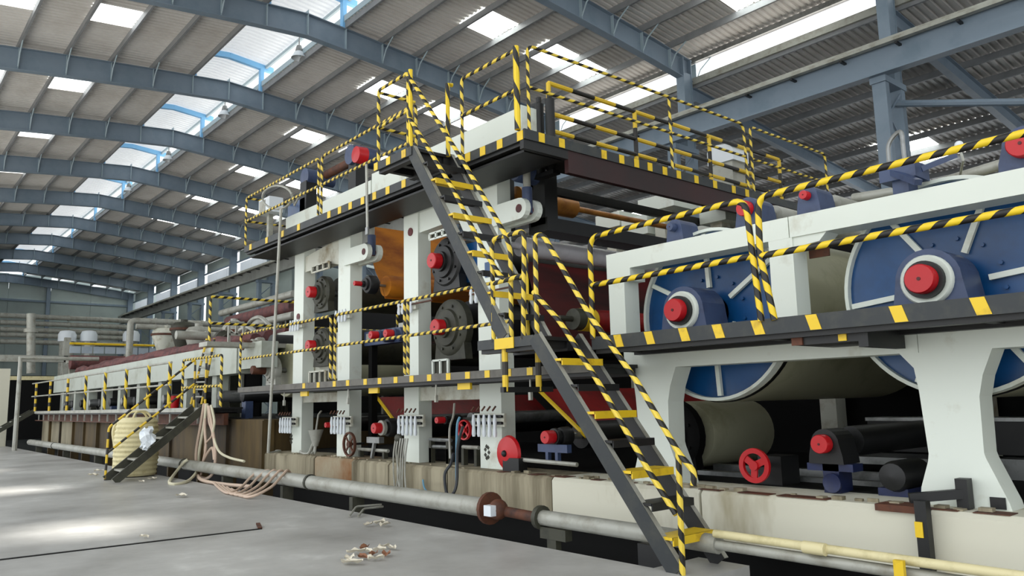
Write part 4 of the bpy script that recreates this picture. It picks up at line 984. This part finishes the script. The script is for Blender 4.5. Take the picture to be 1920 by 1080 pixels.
# ================================================================== PIPES, HOSES, SMALL THINGS NEAR THE FLOOR
t = thing('floor_pipe', 'long grey pipe on low supports over the trench in front of the plinth', 'pipe', (-22, 6.0, .22))
m = M(); m.tube([(-38, 6.0, .24), (-7.55, 6.0, .23)], .115, 14); part(t, 'pipe_run', m, GALV)
for xx in (-36, -31, -26.5, -21.5, -16, -13.2, -10.75):
    m = M(); m.box(xx-.05, xx+.05, 5.9, 6.1, -.6, .12); part(t, 'pipe_support', m, OLIVE)
for xx in (-33, -24, -18.6, -12.3):
    m = M(); m.lathe([(.115, -.03), (.13, -.03), (.13, .03), (.115, .03)], (xx, 6.0, .235), 'x', 14); part(t, 'pipe_joint', m, OLIVE)
t = thing('pipe_valve', 'rusty flanged valve in the floor pipe at the middle of the picture', 'valve', (-7.3, 6.0, .22))
m = M(); m.lathe([(.115, 0), (.19, 0), (.19, .05), (.08, .06), (.08, .18)], (-7.56, 6.0, .23), 'x', 18); part(t, 'flange', m, RUST)
m = M(); m.ball((-7.32, 5.95, .24), .12, 12, 8); part(t, 'valve_body', m, RUST)
m = M(); m.box(-7.38, -7.25, 5.78, 5.86, .18, .30); part(t, 'valve_plate', m, TANKW)
m = M(); m.tube([(-7.3, 6.0, .22), (-6.62, 6.0, .2)], .06, 10); part(t, 'rusty_pipe', m, RUST)
t = thing('floor_pipe', 'thinner pale pipe going on from the rusty valve behind the lower stair', 'pipe', (-5, 6.0, .2))
m = M(); m.tube([(-6.65, 6.0, .21), (-4.3, 6.0, .2)], .085, 12); part(t, 'pipe_run', m, GALV)
m = M(); m.lathe([(.085, 0), (.13, 0), (.13, .06), (.085, .06)], (-6.66, 6.0, .21), 'x', 14); part(t, 'flange', m, OLIVE)
m = M(); m.box(-6.6, -6.2, 5.95, 6.05, .0, .12); m.box(-6.5, -6.36, 5.96, 6.04, -.6, .02); part(t, 'pipe_support', m, OLIVE)
m = M(); m.box(-5.2, -4.9, 5.95, 6.05, -.6, .11); part(t, 'pipe_support', m, BLACK)
t = thing('yellow_pipe', 'pale yellow pipe along the plinth at the lower right with a coupling', 'pipe', (-2, 5.9, .27))
m = M(); m.tube([(-4.3, 5.95, .3), (1, 5.85, .3)], .036, 10); part(t, 'pipe_run', m, PIPEY)
a = at(1530, 1030, y=5.9); m = M(); m.tube([(a.x-.1, 5.9, .3), (a.x+.08, 5.9, .3)], .05, 10); part(t, 'coupling', m, PIPEY)
m = M(); m.tube([(-4.3, 5.98, .2), (1, 5.9, .2)], .045, 10); part(t, 'lower_pipe', m, GALV)
a = at(1688, 1066, y=5.85); m = M(); m.box(a.x-.035, a.x+.035, 5.82, 5.86, .0, .31); m.box(a.x-.035, a.x+.035, 5.86, 6.7, .02, .06); part(t, 'yellow_clamp', m, YEL)
# folded pipe bracket lying on the floor
t = thing('scrap_bracket', 'bent grey steel bracket lying at the trench edge below the floor pipe', 'bracket', at(680, 960, z=0))
m = M(); m.tube(rounded([at(655, 968, z=.02), at(668, 950, z=.08), at(715, 946, z=.06)], .05), .015, 6); m.tube(rounded([at(672, 968, z=.02), at(682, 954, z=.07), at(718, 950, z=.05)], .05), .015, 6); part(t, 'bent_rod', m, GALV, kind='stuff')
# hoses hanging on the wet end deck
def hose(label, pts, r, mt, group, name='hose'):
    return solo(name, label, 'hose', M().tube(smooth_path(pts, 8), r, 7), mt, pts[0], group)
H = 'hoses hung from the wet end walkway'
yh = 6.12
def hp(u, v, y=yh): return at(u, v, y=y)
hose('pink hose in a long narrow loop from the walkway edge to the floor', [hp(383, 757), hp(376, 800), hp(368, 850), hp(371, 885), hp(378, 900, 5.7), at(420, 908, z=.03), at(470, 912, z=.03)], .034, HOSE, H)
hose('cream hose in a broad loop swinging left onto the floor', [hp(388, 757), hp(382, 800), hp(374, 845), hp(371, 880), at(350, 903, z=.03), at(318, 906, z=.03), hp(330, 885, 5.75), hp(346, 866, 5.85), hp(352, 862, 5.9)], .032, HOSE_C, H)
hose('pale hose looping down across the floor pipe', [hp(392, 762), hp(398, 800), hp(404, 850), hp(400, 885), hp(386, 897), hp(374, 888), hp(384, 860), hp(398, 840), hp(402, 862)], .032, HOSE, H)
hose('thin cream hose reaching right along the brown plinth', [hp(396, 760), hp(402, 790), hp(400, 815), hp(410, 845), hp(430, 858), hp(458, 865)], .026, HOSE_C, H)
hose('pinkish hose hanging straight, middle of the bundle', [hp(386, 757), hp(384, 800), hp(386, 840), hp(380, 870), hp(376, 890)], .03, HOSE, H)
hose('pinkish hose hanging in the bundle with a kink', [hp(390, 760), hp(392, 790), hp(398, 815), hp(386, 832), hp(384, 855)], .022, HOSE, H)
HC = 'pink hose coils on the floor'
for k in range(5):
    d = k*14
    hose('%s pink hose coil from the left thrown over the floor pipe' % ordn[k], [at(400+d*.6, 905+k*3, z=.03), at(425+d*.7, 924+k*2, z=.03), hp(450+d, 915, 5.5), hp(472+d, 893, 5.85), hp(488+d*.9, 882, 6.0), hp(500+d*.8, 888, 6.1)], .024, HOSE, HC)
hose('dark looping hose with a blue length hanging before the fourth press post', [at(868, 800, y=6.6), at(858, 840, y=6.6), at(857, 900, y=6.6), at(850, 925, y=6.55), at(838, 925, y=6.55), at(834, 890, y=6.55), at(845, 870, y=6.6), at(850, 850, y=6.6)], .022, HOSE_D, 'hoses on the press portal')
hose('pale blue hose hanging straight in the right press portal', [at(862, 782, y=6.66), at(857, 800, y=6.62), at(856, 860, y=6.62), at(856, 905, y=6.6)], .018, HOSE_B, 'hoses on the press portal')
hose('thin grey rod hose leaning in the right press portal', [at(852, 756, y=6.9), at(850, 780, y=6.9), at(843, 806, y=6.9), at(844, 860, y=6.8)], .018, GALV, 'hoses on the press portal')
hose('small blue hose end at the plinth under the right portal', [at(793, 900, y=6.66), at(796, 915, y=6.6), at(806, 925, y=6.55), at(830, 928, y=6.5)], .014, HOSE_B, 'hoses on the press portal')
t = thing('cable_bundle', 'bundle of grey cables hanging over the plinth below the third post', 'cable', at(748, 830, y=6.6))
for k in range(6):
    u = 738+k*4.5; m = M(); m.tube(smooth_path([at(u+4, 822, y=6.66), at(u, 850, y=6.62), at(u+rnd.uniform(-3, 5), 885, y=6.62), at(u+rnd.uniform(-2, 6), 918, y=6.62)], 5), .014, 5); part(t, 'cable', m, GALV)
m = M(); m.ball(at(747, 822, y=6.68), .09, 10, 6, (1, .6, .8)); part(t, 'cable_knot', m, OLIVE)
# woven bulk bag with ribs beside the left stair
bx, by = -19.33, 5.15
t = thing('bulk_bag', 'tall cream ribbed bulk bag standing on the floor behind the left stair', 'bag', (bx, by, 0))
prof = []
for k in range(25):
    z = .02+1.24*k/24; f = .47-.05*(abs(k-11)/12)**2
    prof.append((f+(.012 if k % 2 else -.012), z))
m = M(); m.lathe([(.2, .005)]+prof+[(.38, 1.3), (.3, 1.31)], (bx, by, 0), 'z', 28); part(t, 'bag_body', m, FABRIC)
for s_ in (-1, 1):
    m = M(); m.tube(smooth_path([(bx+s_*.3, by-.2, 1.2), (bx+s_*.25, by-.1, 1.42), (bx+s_*.15, by+.15, 1.42), (bx+s_*.2, by+.3, 1.2)], 6), .025, 6); part(t, 'lifting_loop', m, FABRIC)
c = at(276, 822, y=4.98); m = M(); m.ball(c, .17, 12, 8, (.9, .8, 1.25))
m.v = [(v[0]+rnd.uniform(-.06, .06), v[1]+rnd.uniform(-.06, .06), v[2]+rnd.uniform(-.06, .06)) for v in m.v]; m.sm = [False]*len(m.sm); part(t, 'white_wrap', m, TANKW)
a = (bx-.45, by-.3)
m = M(); m.tube(smooth_path([(a[0], a[1], 1.25), (a[0]-.12, a[1]-.05, 1.0), (a[0]-.1, a[1], .6), (a[0]-.12, a[1], .03)], 5), .05, 6); part(t, 'yellow_strap', m, PIPEY)
# left stair (runs toward the camera)
def ystair(label, x0, x1, ytop, ztop, ybot, n, group):
    t = thing('steel_stair', label, 'stair', (x0, ybot, 0), group)
    for xx in (x0, x1):
        m = M(); m.bar((xx, ytop, ztop), (xx, ybot, .02), .05, .16); part(t, 'stringer', m, OLIVE)
    for k in range(1, n):
        f = k/n; yy = ytop+(ybot-ytop)*f; zz = ztop*(1-f)
        m = M(); m.box(x0+.02, x1-.02, yy-.1, yy+.1, zz-.02, zz+.02); part(t, 'tread', m, GALV)
    return t
ystair('short steel stair at the left running down toward the viewer beside the cream bag', -18.75, -18.0, 6.2, 1.5, 4.4, 7, 'wet end stairs')
ystair('steel stair at the far left end of the wet end walkway', -39.6, -38.8, 6.2, 1.5, 3.9, 7, 'wet end stairs')
rail('worn striped handrails of the short left stair', 'wet end rails',
     [('handrail', [(-18.75, 6.2, 1.5), (-18.75, 6.2, 2.62), (-18.75, 4.42, 1.12), (-18.75, 4.4, 0)], .08), ('mid_rail', [(-18.75, 6.2, 2.05), (-18.75, 4.42, .58)], 0),
      ('near_post', [(-18.0, 6.2, 1.5), (-18.0, 6.2, 2.6)], 0)], ST_S, r=.026)
# wet end rails
t = rail('pale worn rail along the wet end walkway, with striped posts', 'wet end rails', [('top_rail', [T(-39.5, 2.68), T(-20.5, 2.64)], 0), ('mid_rail', [T(-39.5, 2.13), T(-20.5, 2.08)], 0)], GALV, r=.028)
for xx in (-38.6, -35.6, -32.4, -29.6, -27.0, -24.6, -22.4, -20.6):
    m = M(); m.tube([T(xx, 1.5), T(xx, 2.66)], .045, 8); part(t, 'post', m, ST_V if xx > -31 else ST_S)
rail('striped rail on the near end of the wet end walkway', 'wet end rails',
     [('top_rail', [T(-19.6, 1.5), T(-19.6, 2.64), T(-17.05, 2.62), T(-17.05, 1.5)], .06), ('mid_rail', [T(-19.6, 1.98), T(-17.05, 1.96)], 0)], ST_T, r=.03)
# ---- scraps on the floor
HEAP = ['left middle', 'left top', 'left centre', 'centre', 'centre right', 'right top', 'right side', 'far right tip', 'left lower end', 'lower right', 'topmost left', 'leftmost', 'topmost right']
LOOSE = ['left one of three pale scraps near the pipe bracket', 'middle one of three pale scraps near the pipe bracket', 'right one of three pale scraps near the pipe bracket', 'pale scrap just right of the foot of the left stair', 'second pale scrap right of the foot of the left stair',
         'pale scrap left of the cream bag, nearest to it', 'second pale scrap left of the cream bag', 'farthest left pale scrap beside the cream bag', 'lone pale scrap on the open floor before the hose coils', 'pale curled scrap lying on the floor joint']
pts = [(655, 1052), (668, 1040), (680, 1050), (690, 1038), (700, 1044), (712, 1036), (724, 1044), (735, 1032), (660, 1060), (705, 1052), (683, 1032), (648, 1058), (720, 1030),
       (690, 988), (712, 984), (722, 988), (265, 905), (285, 900), (200, 890), (185, 885), (175, 893), (340, 933), (270, 1010)]
for k, (u, v) in enumerate(pts):
    c = at(u, v, z=.0); s_ = rnd.uniform(.05, .11) if v > 1000 else rnd.uniform(.06, .12); m = M()
    q = rnd.uniform(0, 6); cs, sn = math.cos(q), math.sin(q); n = 4
    for i in range(n+1):
        for j in range(3):
            lx, ly = (i/n-.5)*2*s_, (j-1)*s_*.55*(1-abs(i/n-.5)*.9)
            m.v.append((c.x+lx*cs-ly*sn, c.y+lx*sn+ly*cs, .012+.05*abs(math.sin(i*1.7+k))*s_*10*.5+(.04 if j != 1 else 0)*rnd.uniform(.3, 1)))
    for i in range(n):
        for j in range(2): m.face((i*3+j, i*3+j+1, i*3+j+4, i*3+j+3), None, True)
    big = v > 1000 and u > 600
    br = 'brown' if k in (2, 4, 6, 10) else 'pale'
    if big: lab = '%s scrap number %s in the litter heap on the floor' % (br, k); lab = ('curled %s scrap in the small litter heap on the floor, %s' % (br, HEAP[k]))
    else: lab = LOOSE[k-13]
    solo('litter_scrap', lab, 'litter', m, LEAF if k in (2, 4, 6, 10) else PAPER, c, 'litter heap on the floor' if big else 'loose scraps on the floor')
# ================================================================== PITBLACK END, FAR LEFT
t = thing('forming_beam', 'long pale grey beam of the wet end behind the left walkway rail', 'beam', (-28, 7.0, 2.3))
m = M(); m.box(-39.5, -18.3, 7.0, 7.45, 2.28, 3.0); part(t, 'beam_body', m, BEAMGREY)
m = M(); m.box(-18.25, -16.9, 7.02, 7.40, 2.36, 2.95); part(t, 'beam_end', m, BEAMGREY)
for k in range(9):
    xx = -38+2.25*k; m = M(); m.box(xx-.16, xx+.16, 7.1, 7.4, 1.22, 2.28); part(t, 'leg', m, BEAMGREY)
m = M(); m.box(-39, -20.5, 8.5, 8.56, 1.23, 2.9); part(t, 'shade_sheet', m, SHADEBLK)  # black sheet added for the shade below the beam
for k in range(14):
    xx = -37.6+1.5*k
    c = thing('table_roll', 'small %s roll end under the pale wet end beam, %s from the far left end' % ('dark' if k % 3 else 'grey', ordn[k]), 'roll', (xx, 7.2, 1.75), 'table rolls under the wet end beam')
    m = M(); m.lathe([(.05, 7.05), (.14, 7.08), (.16, 7.2), (.16, 8.45)], (xx, 0, 1.75), 'y', 14); part(c, 'roll_shell', m, BLACK if k % 3 else STEEL)
    m = M(); m.box(xx-.12, xx+.12, 7.12, 7.3, 1.22, 1.62); part(c, 'bearing_foot', m, BLUEGREY if k % 4 == 1 else OLIVE)
t = thing('wire_table', 'long red-brown bundle of lagged foils lying on the wet end beam', 'foils', (-28, 7.8, 3.05))
for j in range(3):
    pp = []
    for i in range(24): pp.append((-39+i*.85, 7.9+j*.45+.05*rnd.uniform(-1, 1), 3.2+.1*j+.06*rnd.uniform(-1, 1)))
    m = M(); m.tube(pp, [rnd.uniform(.14, .24) for _ in pp], 8); part(t, 'lagged_foil', m, BROWNRED)
# breast rolls near the press
c = at(500, 690, y=7.3)
roll('big pale roll with a brown shaft end beside the first press post', c.x, c.z-.05, 6.95, .1, .3, .62, .3, 11.0, CREAM, GALV, RUST, None, 'round', None, 'breast_roll')
c = at(478, 648, y=7.3)
roll('dark roll with a pale bearing above the big pale roll near the first press post', c.x, c.z, 7.0, .12, .2, .28, .2, 11.0, BLACK, GALV, RUST, None, 'round', None, 'wire_roll')
a, b = at(490, 632, y=8.6), at(548, 690, y=8.6)
t = solo('splash_screen', 'plain white screen behind the rolls left of the first press post', 'panel', M().box(a.x, b.x+.6, 8.5, 8.54, b.z, a.z), WHITE, a)
c = at(535, 645, y=8.2); t = solo('blue_motor', 'small blue motor before the white panel left of the first post', 'motor', M().lathe([(.1, -.3), (.18, -.26), (.18, .2)], c, 'y', 14), BLUEGREY, c)
# black ladder
t = thing('ladder', 'leaning black and yellow ladder on the wet end walkway', 'ladder', at(365, 760, y=6.8))
La, Lb = at(358, 758, y=6.7), at(388, 635, y=7.0); Ra, Rb = at(378, 758, y=6.7), at(402, 635, y=7.0)
for a, b in ((La, Lb), (Ra, Rb)):
    m = M(); m.tube([a, b], .03, 6); part(t, 'stile', m, ST_S)
for k in range(1, 9):
    f = k/9; m = M(); m.tube([La.lerp(Lb, f), Ra.lerp(Rb, f)], .022, 6); part(t, 'rung', m, GALV)
c = at(349, 745, y=6.9); t = solo('fire_bucket', 'small red bucket standing on the wet end walkway by the ladder', 'bucket', M().lathe([(.11, 0), (.15, .32), (.13, .32), (.1, .04)], (c.x, 6.6, 1.5), 'z', 14), RED, (c.x, 6.6, 1.5))
# guard rail across the wet end top
GX = -17.3
p1, p2, p3 = at(395, 556, x=GX), at(395, 606, x=GX), at(395, 640, x=GX)
rail('striped rail crossing the machine above the wet end, behind the thin pipe', 'wet end rails', [('top_rail', [(GX, p1.y, p3.z), (GX, p1.y, p1.z), (GX, 10.8, p1.z)], .06), ('mid_rail', [(GX, p1.y, p2.z), (GX, 10.8, p2.z)], 0), ('far_post', [(GX, 10.8, p3.z), (GX, 10.8, p1.z)], 0)], ST_T, r=.03)
m = M(); m.box(GX-.5, GX+.02, p1.y-.05, 11, p3.z-.1, p3.z); t = thing('cross_platform', 'narrow platform carrying the cross rail above the wet end', 'walkway', (GX, 8, p3.z)); part(t, 'deck_plate', m, GALV)
m = M(); m.box(GX-.45, GX-.35, 7.6, 7.75, 3.0, p3.z-.1); m.box(GX-.45, GX-.35, 10.6, 10.75, 1.2, p3.z-.1); part(t, 'deck_leg', m, GALV)
# far pipes, panels, tanks
def ypipe(label, u0, v0, u1, v1, x, r, grp, mt=GALV, drop=None):
    a, b = at(u0, v0, x=x), at(u1, v1, x=x); b.z = a.z if abs(a.z-b.z) < .4 else b.z
    pts = [a, b]
    if drop: pts = [Vector((a.x, a.y, drop)), a, b]
    t = thing('process_pipe', label, 'pipe', a, grp)
    m = M(); m.tube(rounded(pts, .25), r, 10); part(t, 'pipe_run', m, mt)
    for k in range(1, 4):
        q = a.lerp(b, k/4); m = M(); m.lathe([(r, -.05), (r*1.2, -.05), (r*1.2, .05), (r, .05)], q, 'y', 10); part(t, 'pipe_flange', m, mt)
PG = 'process pipes crossing behind the wet end'
ypipe('upper grey pipe with a bend crossing behind the wet end', 245, 601, 420, 612, -42, .16, PG, GALV, -.6)
ypipe('second grey pipe just under the bent one behind the wet end', 255, 612, 470, 624, -40, .13, PG)
ypipe('grey pipe low behind the guard rail near the first post', 330, 628, 545, 632, -24, .13, PG)
for k, (v0, v1) in enumerate(((591, 600), (604, 612), (617, 623), (627, 630), (640, 643))):
    ypipe('%s far horizontal pipe from the top in the rack before the end wall' % ordn[k], 0, v0, 245, v1, -62, .17, 'far pipe rack')
t = thing('rack_post', 'pale grey rack post far left before the end wall', 'post', at(60, 700, x=-50)); a = at(58, 700, x=-50); b = at(58, 588, x=-50)
m = M(); m.tube([a, b], .22, 10); part(t, 'post_body', m, GALV); m = M(); m.lathe([(.22, -.1), (.35, -.1), (.35, .1), (.22, .1)], at(58, 620, x=-50), 'z', 10); part(t, 'post_flange', m, GALV)
for k, (u0, u1, v0, v1) in enumerate(((108, 144, 622, 640), (150, 183, 622, 640), (230, 262, 622, 640))):
    a, b = at(u0, v1, x=-54), at(u1, v0, x=-54); c = (a+b)/2; r_ = (b.y-a.y)/2
    t = thing('white_tank', 'white tank far behind the wet end, %s from the left' % ordn[k], 'tank', (-54, c.y, a.z), 'white tanks')
    m = M(); m.lathe([(r_, 0), (r_, b.z-a.z-.2), (r_*.8, b.z-a.z), (.2, b.z-a.z+.05)], (-54, c.y, a.z), 'z', 20); part(t, 'tank_body', m, TANKW)
    m = M(); m.lathe([(r_*.8, -8), (r_*.8, 0)], (-54, c.y, a.z), 'z', 8); part(t, 'tank_stand', m, GALV)
t = thing('panel_fence', 'row of pale blue panels with a yellow top rail crossing behind the wet end', 'fence', at(130, 670, x=-44))
a, b = at(130, 646, x=-44), at(430, 652, x=-44); zt = a.z; zb_ = at(130, 662, x=-44).z
n = 15
for k in range(n):
    y0 = a.y+(b.y-a.y)*k/n; y1 = a.y+(b.y-a.y)*(k+1)/n
    m = M(); m.box(-44.03, -43.97, y0+.03, y1-.03, zb_, zt-.08); part(t, 'panel', m, PANELB)
m = M(); m.tube([(-43.9, a.y, zt+.05), (-43.9, b.y, zt+.05)], .06, 8); part(t, 'top_rail', m, YEL)
m = M(); m.tube([(-43.9, a.y, zb_-.2), (-43.9, b.y, zb_-.2)], .07, 8); part(t, 'low_rail', m, OLIVE)
m = M(); m.box(-44.6, -43.9, a.y, b.y, zb_-.5, zb_-.3); part(t, 'deck_plate', m, GALV)
z2 = at(130, 680, x=-44).z
m = M(); m.tube([(-43.6, a.y, z2), (-43.6, b.y, z2)], .35, 12); part(t, 'duct', m, BROWNRED)
for k in range(4):
    y0 = a.y+(b.y-a.y)*(k+.1)/3.6; m = M(); m.box(-44.4, -44.15, y0-.12, y0+.12, 0, zb_-.4); part(t, 'stand', m, GALV)
# machinery cluster behind the rails
CL = 'stock preparation machines behind the wet end'
for k, (u, v, r_, x, mt, w) in enumerate(((345, 618, .55, -36, OLIVE, 'olive'), (372, 628, .5, -32, GALV, 'grey'), (310, 628, .6, -40, WHITE_DIRTY, 'off-white'), (440, 622, .42, -27, GALV, 'tall grey'))):
    c = at(u, v, x=x); t = thing('stock_vessel', '%s vessel among the pipes behind the wet end rails' % w, 'vessel', (x, c.y, 1.2), CL)
    m = M(); m.lathe([(r_*.4, -1.2), (r_*.7, -.6), (r_, -.1), (r_, .15), (r_*.75, .3), (.15, .34), (.15, .45)], c, 'z', 18); part(t, 'vessel_body', m, mt)
    m = M(); m.lathe([(r_*1.1, -.05), (r_*1.1, .05)], c, 'z', 18); part(t, 'vessel_band', m, RUST)
    m = M(); m.lathe([(.25, 0), (.25, c.z-2.2)], (x, c.y, 1.1), 'z', 8); part(t, 'vessel_stand', m, GALV)
# far-left grey column, pillar and gantry
t = solo('concrete_pillar', 'beige concrete pillar at the extreme left edge', 'pillar', M().box(-42.5, -41.0, 4.6, 5.55, 0, 3.4), CONC, (-42, 5, 0))
t = thing('grey_standpipe', 'grey vertical standpipe beside the pillar at the far left', 'pipe', (-40.3, 5.6, 0)); a = at(30, 800, y=5.2)
m = M(); m.tube([(a.x, 5.2, 0), (a.x, 5.2, 3.6), (a.x, 8, 3.6)], .09, 8); part(t, 'pipe_run', m, GALV)
t = thing('gantry', 'grey gantry frame with pale beam at the far left behind the pillar', 'gantry', at(60, 700, x=-50))
a, b = at(0, 665, x=-48), at(128, 667, x=-48)
m = M(); m.box(-48.3, -48, a.y, b.y, a.z-.35, a.z); part(t, 'gantry_beam', m, GALV)
m = M(); m.box(-48.3, -48, b.y-.2, b.y+.1, 0, a.z+1.0); part(t, 'gantry_post', m, GALV)
m = M(); m.box(-48.2, -48.1, a.y, b.y, a.z-1.3, a.z-1.1); part(t, 'gantry_tie', m, PIPEY)
m = M(); m.box(-50, -49.9, a.y-2, b.y+5, .0, a.z-1.0); part(t, 'dark_screen', m, SHADEBLK)

# pipes running along the machine behind the guard rail, and clutter of the wet end
XP = 'long pipes above the wet end beside the first post'
for k, (u0, v0, u1, v1, y_, mt, w) in enumerate(((415, 592, 552, 545, 11.0, GALV, 'upper pale'), (430, 606, 552, 570, 10.5, BROWNRED, 'red-brown'), (470, 612, 552, 588, 10.0, GALV, 'lower pale'))):
    a, b = at(u0, v0, y=y_), at(u1, v1, y=y_); a.z = b.z = (a.z+b.z)/2
    t = thing('process_pipe', '%s pipe running along the machine above the wet end near the first post' % w, 'pipe', a, XP)
    m = M(); m.tube([a, b], .13 if k != 1 else .2, 10); part(t, 'pipe_run', m, mt)
    for q in (a.lerp(b, .15), a.lerp(b, .85)):
        m = M(); m.box(q.x-.05, q.x+.05, y_-.05, y_+.05, 1.23, q.z-.1); part(t, 'pipe_stand', m, OLIVE)
WC = 'wet end machine clutter'
for k, (u, v, y_, s_, mt, w) in enumerate(((420, 640, 8.2, .32, OLIVE, 'olive'), (440, 652, 8.0, .28, RUST, 'rust brown'), (462, 632, 8.6, .3, GALV, 'pale grey'), (405, 655, 8.4, .26, REDDARK, 'dark red'))):
    c = at(u, v, y=y_)
    t = thing('pump_unit', 'small %s pump unit among the pipes above the wet end beam' % w, 'pump', (c.x, y_, 3.0), WC)
    m = M(); m.lathe([(s_*.3, -s_), (s_*.8, -s_*.9), (s_, -s_*.3), (s_, s_*.5), (s_*.6, s_*.7), (s_*.6, s_*1.3)], c, 'x', 14); part(t, 'pump_body', m, mt)
    m = M(); m.tube(smooth_path([(c.x, y_, c.z), (c.x+.2, y_, c.z+.4), (c.x+.7, y_+.1, c.z+.5), (c.x+1.2, y_+.2, c.z+.2)], 5), .06, 7); part(t, 'pump_pipe', m, GALV)
    m = M(); m.box(c.x-s_*.7, c.x+s_*.7, y_-s_*.6, y_+s_*.6, 1.23, c.z-s_*.6); part(t, 'pump_base', m, OLIVE)
a, b = at(430, 604, x=-20), at(457, 628, x=-20)
t = thing('frame_gate', 'small grey square frame among the pipes left of the first post', 'frame', (-20, a.y, 1.2))
for p, q in (((a.y, a.z), (b.y, a.z)), ((a.y, b.z), (b.y, b.z)), ((a.y, 1.23), (a.y, a.z)), ((b.y, 1.23), (b.y, a.z)), (((a.y+b.y)/2, b.z), ((a.y+b.y)/2, a.z))):
    m = M(); m.bar((-20, p[0], p[1]), (-20, q[0], q[1]), .06, .06, (1, 0, 0)); part(t, 'frame_bar', m, GALV)
